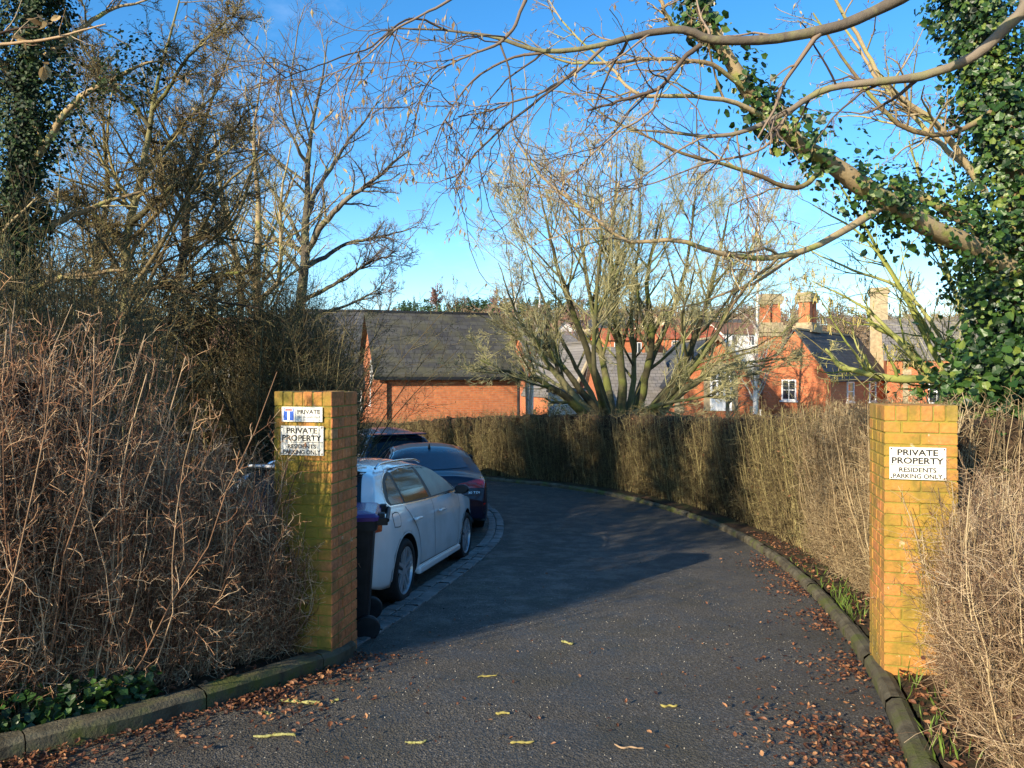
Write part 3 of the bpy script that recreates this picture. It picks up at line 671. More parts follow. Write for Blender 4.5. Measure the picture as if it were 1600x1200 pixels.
M['plate'] = flat('yellow_plate', (.75, .52, .03), .4)
M['car_white'] = mat_noise('white_car_paint', (.76, .76, .74), (.84, .84, .82), 1.5, .25, c3=(.74, .73, .70), s3=2.2, spec=.5, coat=1)
M['car_navy'] = mat_noise('navy_car_paint', (.003, .005, .020), (.005, .008, .027), 2, .3, spec=.4, coat=.5)
M['car_blue'] = mat_noise('frosted_blue_car_paint', (.012, .022, .055), (.028, .045, .085), 8, .35, spec=.5, coat=.4)

def wheel(parent, x, y, rad, sgn, dz=0, spokes=5):
    W_ = .225; prof = [(rad - .082, -W_/2), (rad - .02, -W_/2), (rad - .003, -W_/2 + .02), (rad, 0), (rad - .003, W_/2 - .02), (rad - .02, W_/2), (rad - .082, W_/2 - .005), (rad - .10, 0)]
    n = 48
    def lathe(name, prof, mat, par, closed=True):
        V = [(r_ * math.cos(2*math.pi*i/n), h, r_ * math.sin(2*math.pi*i/n)) for i in range(n) for (r_, h) in prof]; m = len(prof)
        F = [(i*m + j, i*m + (j+1) % m, ((i+1) % n)*m + (j+1) % m, ((i+1) % n)*m + j) for i in range(n) for j in range(m if closed else m - 1)]
        return mesh_np(name, V, [np.array(F)], mat, par, smooth=True)
    # brake disc is the wheel's own mesh
    w = lathe('wheel', [(0.001, -.02), (.15, -.02), (.155, 0), (.15, .02), (.001, .02)], M['dark'], parent, False); w.location = (x, y, rad + dz)
    lathe('tyre', prof, M['tyre'], w)
    rim_r = rad - .078; o = sgn * .105
    V = []; F = []
    prf = [(rim_r + .004, o), (rim_r - .012, o + sgn * .004), (rim_r - .02, o - sgn * .02), (rim_r - .03, -sgn * .06), (rim_r - .02, -sgn * .09)]; m = len(prf)
    for i in range(n):
        for (r_, h) in prf: V.append((r_ * math.cos(2*math.pi*i/n), h, r_ * math.sin(2*math.pi*i/n)))
    F = [(i*m + j, i*m + j + 1, ((i+1) % n)*m + j + 1, ((i+1) % n)*m + j) for i in range(n) for j in range(m - 1)]
    for k in range(spokes):
        for dv in (-.17, .17):
            a = 2*math.pi*k/spokes + .3; a1 = a + dv
            ca, sa = math.cos(a), math.sin(a); c1, s1 = math.cos(a1), math.sin(a1)
            p0 = np.array([ca*.04 - sa*dv*.18, sa*.04 + ca*dv*.18]); p1 = np.array([c1, s1]) * (rim_r - .012); t = p1 - p0; t /= np.linalg.norm(t); q = np.array([-t[1], t[0]])
            b = len(V)
            for (pp, wd, y0, y1) in ((p0, .020, o - sgn * .035, o - sgn * .012), (p1, .014, o - sgn * .03, o - sgn * .004)):
                for sg in (-1, 1):
                    for yy in (y0, y1): V.append((pp[0] + q[0]*wd*sg, yy, pp[1] + q[1]*wd*sg))
            F += [(b, b+1, b+5, b+4), (b+2, b+6, b+7, b+3), (b+1, b+3, b+7, b+5), (b, b+4, b+6, b+2)]
    b = len(V); V.append((0, o - sgn * .006, 0)); kk = 16
    for i in range(kk): V.append((.055*math.cos(2*math.pi*i/kk), o - sgn * .010, .055*math.sin(2*math.pi*i/kk)))
    tri = [(b, b+1+i, b+1+(i+1) % kk) for i in range(kk)]
    mesh_np('rim', V, [np.array(F), np.array(tri)], M['alloy'], w, smooth=False)
    return w

class Car:
    def __init__(s, name, label, loc, rz, zt, hw, xr, xf, paint, wx, rad=.33, belt=.97, prof=PROF, group=None):
        s.root = thing(name, label, 'car', loc, rz, group); s.wx = wx
        nx = 90; xs = xr + (xf - xr) * (1 - np.cos(np.linspace(0, np.pi, nx))) / 2
        ZT = smooth_tab(xs, zt); HWd = smooth_tab(xs, hw, 7); ZB = smooth_tab(xs, [(xr, .34), (xr + .3, .24), (-1.2, .19), (1.2, .18), (xf - .3, .2), (xf, .28)])
        pz, pw = zip(*prof); ns, nt = 22, 8; V = []
        for i, x in enumerate(xs):
            zt_, zb_, w_ = ZT[i], ZB[i], HWd[i]; rr = min(.10, (zt_ - zb_) * .3); half = []
            half.append((0, zb_)); half.append((w_ * .8, zb_))
            for q in range(ns):
                z = zb_ + (zt_ - rr - zb_) * q / (ns - 1); half.append((w_ * np.interp(z, pz, pw), z))
            we = half[-1][1 - 1]
            for q in range(1, nt + 1):
                a = q / nt; ang = a * math.pi / 2
                # superellipse roof edge
                y = we * (math.cos(ang)) ** .55 if q < nt else 0
                half.append((y, zt_ - rr + rr * (1 - (y / max(we, 1e-4)) ** 2.6)))
            V += [(x, y, z) for y, z in half] + [(x, -y, z) for y, z in half[-2:0:-1]]
        m = len(V) // nx; F = [(i*m + j, i*m + (j+1) % m, (i+1)*m + (j+1) % m, (i+1)*m + j) for i in range(nx - 1) for j in range(m)]
        ob = mesh_np('body', V, [np.array(F), np.array([list(range(m))[::-1], list(range((nx-1)*m, nx*m))])], [paint, M['dark']], s.root)
        s.body = ob; s.bvh = BVHTree.FromPolygons([Vector(v) for v in V], [list(map(int, f)) for f in F])
        bm = bmesh.new()
        for wxx in wx:
            r = bmesh.ops.create_cone(bm, cap_ends=True, segments=48, radius1=rad + .045, radius2=rad + .045, depth=.36)
            bmesh.ops.rotate(bm, verts=r['verts'], cent=(0, 0, 0), matrix=__import__('mathutils').Matrix.Rotation(R(90), 3, 'X')); bmesh.ops.translate(bm, verts=r['verts'], vec=(wxx, .88, rad + .01))
            r = bmesh.ops.duplicate(bm, geom=r['verts'] + list({f for v in r['verts'] for f in v.link_faces}) + list({e for v in r['verts'] for e in v.link_edges}))
            bmesh.ops.translate(bm, verts=[g for g in r['geom'] if isinstance(g, bmesh.types.BMVert)], vec=(0, -1.76, 0))
        cm = bpy.data.meshes.new('cut'); bm.to_mesh(cm); bm.free(); co = bpy.data.objects.new('cut', cm); COL.objects.link(co); co.parent = s.root
        md = ob.modifiers.new('cut', 'BOOLEAN'); md.object = co; md.solver = 'EXACT'; md.operation = 'DIFFERENCE'
        dg = bpy.context.evaluated_depsgraph_get(); dg.update(); me = bpy.data.meshes.new_from_object(ob.evaluated_get(dg)); ob.modifiers.clear(); ob.data = me; bpy.data.objects.remove(co)
        me.name = 'body'
        for p in me.polygons:
            c = p.center; ins = False
            for wxx in wx:
                d = math.hypot(c.x - wxx, c.z - rad - .01)
                if abs(c.y) > .69 and abs(d - rad - .045) < .012 and abs(p.normal.y) < .5: ins = True
                if abs(abs(c.y) - .70) < .01 and d < rad + .05 and abs(p.normal.y) > .9: ins = True
            p.material_index = 1 if ins else 0; p.use_smooth = not ins
        for wxx in wx:
            for sg in (-1, 1): wheel(s.root, wxx, sg * .785, rad, sg)
    def patch(s, name, poly, mat, face='r', eps=.004, parent=None, cuts=4):
        """poly in (x,z) for sides 'l'/'r', (y,z) for rear 'b' / front 'f', (x,y) for top 't'; laid on the body"""
        bm = bmesh.new(); vs = [bm.verts.new((p[0], p[1], 0)) for p in poly]; f = bm.faces.new(vs); bmesh.ops.triangulate(bm, faces=[f])
        for _ in range(cuts): 
            es = [e for e in bm.edges if e.calc_length() > .05]
            if not es: break
            bmesh.ops.subdivide_edges(bm, edges=es, cuts=1); bmesh.ops.triangulate(bm, faces=bm.faces[:])
        for v in bm.verts:
            a, b = v.co.x, v.co.y
            o, d = {'r': (Vector((a, -3, b)), Vector((0, 1, 0))), 'l': (Vector((a, 3, b)), Vector((0, -1, 0))), 'b': (Vector((-5, a, b)), Vector((1, 0, 0))), 'f': (Vector((5, a, b)), Vector((-1, 0, 0))), 't': (Vector((a, b, 4)), Vector((0, 0, -1)))}[face]
            h = s.bvh.ray_cast(o, d)
            if h[0] is None: v.co = o + d * 2.2
            else:
                n = h[1] if h[1].dot(d) < 0 else -h[1]; v.co = h[0] + n * eps
        # faces wound towards the outside
        bm.normal_update()
        me = bpy.data.meshes.new(name); bm.to_mesh(me); bm.free()
        for p in me.polygons: p.use_smooth = True
        return link(name, me, mat, parent or s.root)
    def line(s, name, pts, w, mat, face='r', eps=.0025, parent=None, n=None):
        p = catmull(pts, n or (len(pts) * 6 if len(pts) > 2 else 10)); t = nrm(np.gradient(p, axis=0)); q = np.stack([-t[:, 1], t[:, 0]], 1) * w / 2
        V = []; 
        for a in np.stack([p + q, p - q], 1).reshape(-1, 2):
            o, d = {'r': (Vector((a[0], -3, a[1])), Vector((0, 1, 0))), 'b': (Vector((-5, a[0], a[1])), Vector((1, 0, 0))), 't': (Vector((a[0], a[1], 4)), Vector((0, 0, -1)))}[face]
            h = s.bvh.ray_cast(o, d); 
            if h[0] is None: V.append(tuple(o + d * 2.2)); continue
            nn = h[1] if h[1].dot(d) < 0 else -h[1]; V.append(tuple(h[0] + nn * eps))
        F = [(2*i, 2*i+1, 2*i+3, 2*i+2) for i in range(len(p) - 1)]
        return mesh_np(name, V, [np.array(F)], mat, parent or s.root)

def smoothpoly(pts, n=40): 
    p = list(pts) + [pts[0]]; return catmull(p, n)[:-1]

def mirror_part(car, x, y, z, sg, paint):
    bm = bmesh.new(); bmesh.ops.create_uvsphere(bm, u_segments=16, v_segments=10, radius=1)
    for v in bm.verts:
        v.co.x = v.co.x * .07 - (0.01 if v.co.x < 0 else 0); v.co.y *= .095; v.co.z = v.co.z * .062
        if v.co.x < -.04: v.co.x = -.04 - (v.co.x + .04) * .1
    me = bpy.data.meshes.new('mirror'); bm.to_mesh(me); bm.free()
    for p in me.polygons: p.use_smooth = True
    o = link('mirror', me, paint, car.root); o.location = (x, y + sg * .1, z)
    boxes('mirror_arm', [(-.03, -.11 * (1 if sg > 0 else -1) - .02, -.06, .03, .02, -.035)], M['dark'], o)
    return o

# ---- white hatchback: rear at local -x, seen on its right (-y) side
w_dir = None
def place(pa, pb, ya, yb): pass
# wheel contact points of the right side, from the photo
rw = np.array([(622 - HX) / FPX * 7.35, 7.35]); fw = np.array([(714 - HX) / FPX * 9.75, 9.75])
dv = fw - rw; ang = math.atan2(dv[1], dv[0]); u = dv / np.linalg.norm(dv)
ctr = (rw + fw) / 2 + np.array([-u[1], u[0]]) * .80
zt_h = [(-2.17, .60), (-2.16, .74), (-2.12, .88), (-2.06, .98), (-1.98, 1.05), (-1.86, 1.20), (-1.74, 1.345), (-1.68, 1.395), (-1.3, 1.43), (-.7, 1.45), (-.2, 1.445), (.25, 1.40), (.6, 1.26), (1.05, 1.04), (1.2, .995), (1.6, .93), (1.95, .82), (2.1, .70), (2.17, .55)]
hw_h = [(-2.17, .70), (-2.12, .78), (-2.0, .845), (-1.7, .89), (-1.2, .912), (0, .908), (1.2, .912), (1.6, .885), (1.9, .80), (2.08, .66), (2.17, .5)]
slope = math.atan2(float(gz(fw[1]) - gz(rw[1])), float(np.linalg.norm(dv)))
wc = Car('parked_car', 'white five door hatchback parked by the black bin, with silver spoked wheels', (ctr[0], ctr[1], float(gz(ctr[1]))), ang, zt_h, hw_h, -2.17, 2.17, M['car_white'], (-1.29, 1.34), .325, group='cars parked in the lay-by')
wc.root.rotation_euler = (0, -slope, ang); wc.root.scale = (1, 1, .955)
def side_glass(c, outline, panes, mats, sides='rl'):
    for f in sides:
        c.patch('window_trim', smoothpoly(outline), M['chrome'], f, .003)
        cx = np.mean([p[0] for p in outline]); cz = np.mean([p[1] for p in outline])
        c.patch('window_surround', smoothpoly([(cx + (p[0] - cx) * .985, cz + (p[1] - cz) * .93) for p in outline]), M['dark'], f, .005)
        for pn, mt in zip(panes, mats): c.patch('window', pn, M[mt], f, .007)
out_h = [(-1.60, 1.00), (-1.66, 1.07), (-1.52, 1.25), (-1.2, 1.355), (-.6, 1.378), (-.1, 1.37), (.3, 1.31), (.68, 1.14), (.98, .99), (.4, .975), (-.6, .975)]
side_glass(wc, out_h, [[(-1.56, 1.02), (-1.58, 1.08), (-1.45, 1.24), (-1.27, 1.30), (-1.24, 1.01)], [(-1.19, 1.01), (-1.21, 1.315), (-.9, 1.345), (-.42, 1.355), (-.33, 1.0)], [(-.22, 1.0), (-.31, 1.352), (.0, 1.342), (.28, 1.28), (.56, 1.16), (.80, 1.01)]], ['cglass', 'cglass', 'cglass2'])
def body_lines(c, rad=.325):
    xr_, xf_ = c.wx
    c.line('door_gap', [(-.27, .97), (-.28, .7), (-.27, .45), (-.22, .30)], .010, M['dark'])
    c.line('door_gap', [(-1.22, .97), (-1.1, .85), (-.92, .68), (-.84, .48), (-.80, .32)], .010, M['dark'])
    c.line('door_gap', [(.92, .97), (.88, .8), (.83, .55), (.82, .30)], .010, M['dark'])
    c.line('sill_gap', [(-.82, .31), (.82, .29)], .010, M['dark'])
    for x in (-1.02, -.08):
        h = boxes('door_handle', [(x - .10, -.955, .815, x + .10, -.915, .845)], c.body.data.materials[0], c.root, .012)
    # wheel arch lips
    for wx_ in c.wx:
        th = np.linspace(R(-8), R(188), 30); pts = [(wx_ + (rad + .053) * math.cos(t), rad + .01 + (rad + .053) * math.sin(t)) for t in th]
        c.line('arch_lip', pts, .016, c.body.data.materials[0], 'r', .006, n=60)
body_lines(wc)
# rear: window, lamps, plate, bumper
rearwin = [(-.66, 1.03), (-.63, 1.12), (-.56, 1.34), (0, 1.37), (.56, 1.34), (.63, 1.12), (.66, 1.03), (0, 1.0)]
wc.patch('rear_window', rearwin, M['cglass'], 'b', .006)
for sg in (1, -1):
    wc.patch('tail_lamp', [(sg * .42, .80), (sg * .42, .90), (sg * .80, .93), (sg * .84, .86), (sg * .82, .78)], M['red_lamp'], 'b', .006)
wc.patch('tail_lamp', [(-2.08, .80), (-2.05, .92), (-1.86, .90), (-1.90, .80)], M['red_lamp'], 'r', .006)
wc.patch('number_plate', [(-.26, .60), (-.26, .71), (.26, .71), (.26, .60)], M['plate'], 'b', .008, cuts=2)
wc.patch('bumper_trim', [(-.7, .36), (-.7, .46), (.7, .46), (.7, .36)], M['dark'], 'b', .006)
boxes('roof_spoiler', [(-1.80, -.56, 1.375, -1.55, .56, 1.405)], M['car_white'], wc.root, .012)
for sg in (-1, 1):
    t = Tubes(); t.limb([(-1.40, sg * .585, 1.37), (-1.25, sg * .585, 1.413), (-.7, sg * .585, 1.432), (-.1, sg * .575, 1.425), (.15, sg * .57, 1.385)], [.012, .014, .012], 20, 8); t.build('roof_rail', M['chrome'], wc.root)
    mirror_part(wc, .72, sg * .87, 1.02, sg, M['dark'])
wc.patch('fuel_flap_gap', smoothpoly([(-1.62, .80), (-1.62, .93), (-1.45, .93), (-1.45, .80)], 20), M['dark'], 'r', .0015)
wc.patch('fuel_flap', smoothpoly([(-1.612, .808), (-1.612, .922), (-1.458, .922), (-1.458, .808)], 20), M['car_white'], 'r', .003)
V, F = boxVF([(-.85, -.925, .20, .92, -.86, .275)])
boxes('side_skirt', [(-.85, -.918, .20, .92, -.86, .275)], M['car_white'], wc.root, .02)

# ---- navy saloon, seen from behind
rc = P(745, 588, 13.0)                      # its right rear wheel
n_ang = math.atan2(1, -.22)
un = np.array([math.cos(n_ang), math.sin(n_ang)]); nn = np.array([-un[1], un[0]])
nctr = np.array(rc[:2]) + un * 1.32 + nn * .80
zt_s = [(-2.24, .62), (-2.22, .80), (-2.18, .98), (-2.12, 1.045), (-1.9, 1.05), (-1.72, 1.07), (-1.5, 1.17), (-1.15, 1.33), (-.85, 1.40), (-.3, 1.425), (.1, 1.40), (.6, 1.25), (1.05, 1.02), (1.2, .97), (1.6, .90), (2.0, .78), (2.15, .66), (2.24, .5)]
hw_s = [(-2.24, .74), (-2.18, .81), (-2.0, .87), (-1.6, .90), (-1.2, .908), (0, .905), (1.2, .908), (1.6, .88), (1.95, .80), (2.12, .66), (2.24, .5)]
nc = Car('parked_car', 'dark navy saloon with red tail lamps and yellow plate, parked ahead of the white car', (nctr[0], nctr[1], float(gz(nctr[1])) ), n_ang, zt_s, hw_s, -2.24, 2.24, M['car_navy'], (-1.32, 1.32), .325, group='cars parked in the lay-by')
out_s = [(-1.50, 1.04), (-1.42, 1.10), (-1.15, 1.24), (-.8, 1.325), (-.3, 1.345), (.1, 1.32), (.55, 1.15), (.9, 1.0), (0, .98), (-1, .99)]
side_glass(nc, out_s, [[(-1.32, 1.05), (-1.1, 1.20), (-.8, 1.29), (-.42, 1.315), (-.33, 1.01)], [(-.22, 1.01), (-.31, 1.318), (.05, 1.29), (.45, 1.15), (.74, 1.02)]], ['cglass', 'cglass'])
body_lines(nc)
nc.patch('rear_window', [(-.60, 1.10), (-.57, 1.16), (-.50, 1.34), (0, 1.375), (.50, 1.34), (.57, 1.16), (.60, 1.10), (0, 1.085)], M['frost'], 'b', .006)
for sg in (1, -1):
    nc.patch('tail_lamp', [(sg * .36, .85), (sg * .34, .905), (sg * .60, .955), (sg * .80, .97), (sg * .845, .90), (sg * .83, .83), (sg * .6, .835)], M['red_lamp'], 'b', .007)
    nc.patch('reflector', [(sg * .42, .555), (sg * .42, .58), (sg * .80, .59), (sg * .80, .565)], M['red_lamp'], 'b', .008)
    mirror_part(nc, .70, sg * .87, 1.02, sg, M['dark'])
nc.patch('tail_lamp', [(-2.15, .83), (-2.14, .965), (-1.93, .93), (-1.97, .85)], M['red_lamp'], 'r', .006)
nc.patch('number_plate', [(-.26, .74), (-.26, .85), (.26, .85), (.26, .74)], M['plate'], 'b', .009, cuts=2)
nc.patch('rear_diffuser', [(-.72, .30), (-.78, .42), (-.6, .50), (.6, .50), (.78, .42), (.72, .30)], M['dark'], 'b', .006)
nc.patch('boot_gap', [(-.74, .715), (-.74, .725), (.74, .725), (.74, .715)], M['dark'], 'b', .004)
t = Tubes()
for k in range(4):
    cy = .14 - .093 * k - 0
    a = np.linspace(0, 2 * np.pi, 25); pts = np.stack([np.full(25, -2.222), cy * .72 - 0 + .034 * np.cos(a) * 1.25, .935 + .034 * np.sin(a) * 1.25], 1); hit = nc.bvh.ray_cast(Vector((-5, cy * .72, .935)), Vector((1, 0, 0)))
    pts[:, 0] = hit[0].x - .008; t.add(pts[None], np.full((1, 25), .006), 6, np.array([.5]))
t.build('emblem', M['chrome'], nc.root)
def rear_text(c, s, y, z, wd, ht, mat):
    o = text_mesh('badge_lettering', s, wd, ht, mat, c.root, 0, 0, 0); co = np.empty(len(o.data.vertices) * 3); o.data.vertices.foreach_get('co', co); co = co.reshape(-1, 3)
    V = []
    for (a, _, b) in co:
        h = c.bvh.ray_cast(Vector((-5, y - a, z + b)), Vector((1, 0, 0))); V.append((h[0].x - .007, y - a, z + b))
    o.data.vertices.foreach_set('co', np.array(V, np.float32).ravel()); o.data.update()
rear_text(nc, '30 TDI', -.60, .765, .19, .033, M['chrome'])
# shark fin
mesh_np('aerial_fin', [(-.98, -.025, 1.385), (-.98, .025, 1.385), (-.74, .008, 1.405), (-.74, -.008, 1.405), (-.97, 0, 1.475), (-.93, 0, 1.48)], [np.array([(0, 3, 5, 4), (1, 4, 5, 2)]), np.array([(0, 4, 1), (3, 2, 5)])], M['dark'], nc.root, smooth=False)
# ---- third car
tcx = P(622, 588, 15.6); t_ang = math.atan2(1, -.42)
zt_t = [(a, b + .10 if b > .9 else b) for a, b in zt_h]
ut = np.array([math.cos(t_ang), math.sin(t_ang)])
tctr = np.array(tcx[:2]) + ut * 1.7
tc_ = Car('parked_car', 'frosted dark blue hatchback with roof spoiler, farthest of the three parked cars', (tctr[0], tctr[1], float(gz(tctr[1]))), t_ang, zt_t, hw_h, -2.17, 2.17, M['car_blue'], (-1.29, 1.34), .33, group='cars parked in the lay-by')
tc_.patch('rear_window', [(a, b + .05) for a, b in rearwin], M['cglass'], 'b', .006)
side_glass(tc_, [(a, b + .07) for a, b in out_h], [[(-1.19, 1.08), (-1.21, 1.385), (-.42, 1.425), (-.33, 1.07)], [(-.22, 1.07), (-.31, 1.42), (.0, 1.41), (.28, 1.35), (.80, 1.08)]], ['cglass', 'cglass'])
for sg in (1, -1): tc_.patch('tail_lamp', [(sg * .5, .84), (sg * .5, .95), (sg * .80, .97), (sg * .84, .88), (sg * .82, .80)], M['red_lamp'], 'b', .006)
boxes('roof_spoiler', [(-1.86, -.58, 1.475, -1.5, .58, 1.505)], M['car_blue'], tc_.root, .012)
tc_.patch('number_plate', [(-.26, .64), (-.26, .75), (.26, .75), (.26, .64)], M['plate'], 'b', .009, cuts=2)
body_lines(tc_)

# ================================================================== VEGETATION
M['tw_hedge'] = mat_rnd('hedge_twig_brown', [(0, (.12, .045, .022)), (.35, (.38, .18, .09)), (.7, (.60, .37, .20)), (1, (.74, .56, .35))], .8, 2.5)
M['tw_tan'] = mat_rnd('dry_twig_tan', [(0, (.05, .027, .016)), (.35, (.19, .115, .065)), (.7, (.39, .27, .155)), (1, (.60, .47, .30))], .8, 2.5)
M['tw_stem'] = mat_rnd('hedge_stem_brown', [(0, (.07, .035, .02)), (.6, (.22, .125, .07)), (1, (.46, .33, .2))], .8, 2.5)
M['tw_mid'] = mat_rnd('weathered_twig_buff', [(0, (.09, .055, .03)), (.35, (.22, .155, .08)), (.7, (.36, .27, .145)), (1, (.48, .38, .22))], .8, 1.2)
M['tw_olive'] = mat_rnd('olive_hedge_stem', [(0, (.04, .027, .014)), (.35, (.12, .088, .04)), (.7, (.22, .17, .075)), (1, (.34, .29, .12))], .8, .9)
M['bark_moss'] = mat_rnd('mossy_bark', [(0, (.035, .03, .015)), (.4, (.08, .072, .033)), (.8, (.14, .125, .058)), (1, (.22, .2, .095))], .9, 3, patch=((.11, .12, .03), 1.3, .5), bmp=25)
M['tw_olive2'] = mat_rnd('yellow_green_twig', [(0, (.16, .14, .06)), (.5, (.36, .33, .15)), (1, (.52, .48, .27))], .8, 1)
M['bark_grey'] = mat_rnd('grey_smooth_bark', [(0, (.06, .05, .04)), (.5, (.14, .115, .085)), (1, (.22, .18, .13))], .85, 6, patch=((.2, .19, .09), 4, .5), bmp=30)
M['tw_grey'] = mat_rnd('grey_brown_twig', [(0, (.06, .045, .035)), (.5, (.15, .11, .08)), (1, (.27, .2, .14))], .8, 2)
M['bark_tan'] = mat_rnd('ochre_bark', [(0, (.16, .11, .055)), (.5, (.30, .22, .12)), (1, (.4, .32, .18))], .85, 5, patch=((.26, .27, .08), 5, .52), bmp=25)
M['bark_green'] = mat_rnd('algae_green_bark', [(0, (.16, .19, .04)), (.5, (.27, .29, .07)), (1, (.36, .36, .13))], .9, 5, bmp=25)
M['bark_dark'] = mat_rnd('dark_bark', [(0, (.03, .024, .018)), (.5, (.07, .055, .035)), (1, (.13, .10, .06))], .9, 3, patch=((.12, .13, .03), 1.5, .5), bmp=20)
M['tw_dark'] = mat_rnd('dark_twig', [(0, (.05, .038, .02)), (.5, (.13, .10, .048)), (1, (.24, .20, .09))], .85, 1.5)
M['birch'] = mat_rnd('birch_bark', [(0, (.45, .42, .36)), (.6, (.66, .62, .54)), (1, (.75, .72, .66))], .7, 9, patch=((.06, .05, .04), 7, .62))
M['tw_pink'] = mat_rnd('reddish_birch_twig', [(0, (.14, .07, .06)), (.5, (.24, .13, .11)), (1, (.36, .21, .18))], .8, .8)
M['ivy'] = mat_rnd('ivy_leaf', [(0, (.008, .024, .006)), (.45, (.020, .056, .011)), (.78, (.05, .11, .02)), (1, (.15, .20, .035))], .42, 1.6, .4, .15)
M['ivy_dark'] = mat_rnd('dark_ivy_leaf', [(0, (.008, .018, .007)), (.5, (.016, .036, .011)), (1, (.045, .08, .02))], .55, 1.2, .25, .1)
M['shrub_leaf'] = mat_rnd('small_olive_leaf', [(0, (.025, .03, .01)), (.5, (.06, .068, .02)), (1, (.13, .13, .045))], .6, .8, .3, .15)
M['dead_leaf'] = mat_rnd('dead_leaf', [(0, (.03, .013, .009)), (.4, (.10, .04, .02)), (.75, (.22, .085, .036)), (1, (.42, .22, .10))], .6, 6, .4, .15)
M['bud'] = mat_rnd('papery_bracts', [(0, (.20, .13, .06)), (.5, (.38, .27, .13)), (1, (.52, .40, .2))], .6, 4, .3, .3)
M['fallen_catkin'] = mat_rnd('withered_catkin', [(0, (.20, .17, .04)), (1, (.36, .31, .10))], .85, 30, .2)
M['catkin'] = mat_rnd('yellow_catkin', [(0, (.38, .30, .10)), (1, (.58, .50, .2))], .8, 4, .2, .2)
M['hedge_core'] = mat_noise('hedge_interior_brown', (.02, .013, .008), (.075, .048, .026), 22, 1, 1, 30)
M['hill_wood'] = mat_rnd('brown_woodland', [(0, (.09, .065, .04)), (.5, (.17, .12, .075)), (1, (.26, .19, .12))], .9, .02)
M['pine'] = mat_rnd('pine_green', [(0, (.015, .035, .014)), (.5, (.03, .065, .022)), (1, (.07, .12, .04))], .8, .05)
M['grass_blade'] = mat_rnd('grass_blade', [(0, (.06, .10, .015)), (1, (.16, .24, .04))], .6, 3, .3, .2)
M['bushred'] = mat_rnd('copper_leaf', [(0, (.05, .018, .016)), (1, (.18, .07, .05))], .6, 2)

def px_pts(L): return [P(a, b, d) for (a, b, d, *_) in L]
def local(o):
    if o is not None: o.location = (0, 0, 0)
    return o
class Plant:
    def __init__(s, name, label, cat, base, seed, group=None):
        s.b = base; s.root = thing(name, label, cat, base, 0, group); s.rng = np.random.default_rng(seed); s.T = {}
    def t(s, part):
        if part not in s.T: s.T[part] = Tubes()
        return s.T[part]
    def limb(s, L, n=24, k=10, part='trunk', wob=0.0):
        pts = [P(a, b, d) for (a, b, d, r) in L]; rr = [r for *_, r in L]
        p = catmull(pts, n); 
        if wob: 
            w = s.rng.normal(0, wob, p.shape); w[0] = 0; p = p + np.cumsum(w, 0) * .5 - np.linspace(0, 1, n)[:, None] * np.cumsum(w, 0)[-1] * .5
        r = np.interp(np.linspace(0, 1, n), np.linspace(0, 1, len(rr)), rr) * (1 + s.rng.normal(0, .04, n))
        s.t(part).add(p[None], r[None], k, s.rng.random(1)); return p[None], r[None]
    def sp(s, PR, cnt, part='crown', k=3, **kw):
        o = spawn(s.rng, PR[0], PR[1], cnt, **kw); s.t(part).add(o[0], o[1], k, s.rng.random(len(o[0])), s.rng); return o
    def spmany(s, PRs, cnt, **kw): return cat([s.sp(q, cnt, **kw) for q in PRs])
    def done(s, mats):
        for part, tb in s.T.items(): local(tb.build(part, M[mats[part]], s.root, s.b))
    def leaf(s, part, pos, size, tpl, mat, nz=None, curl=0):
        return local(leaves(part, pos, size, rand_rot(s.rng, len(pos), nz), tpl, M[mat], s.root, s.rng, curl, s.b))
def cat(prs): return np.concatenate([p for p, _ in prs]), np.concatenate([r for _, r in prs])
def gbase(px, d): return (float((px - HX) / FPX * d), d, float(gz(d)))

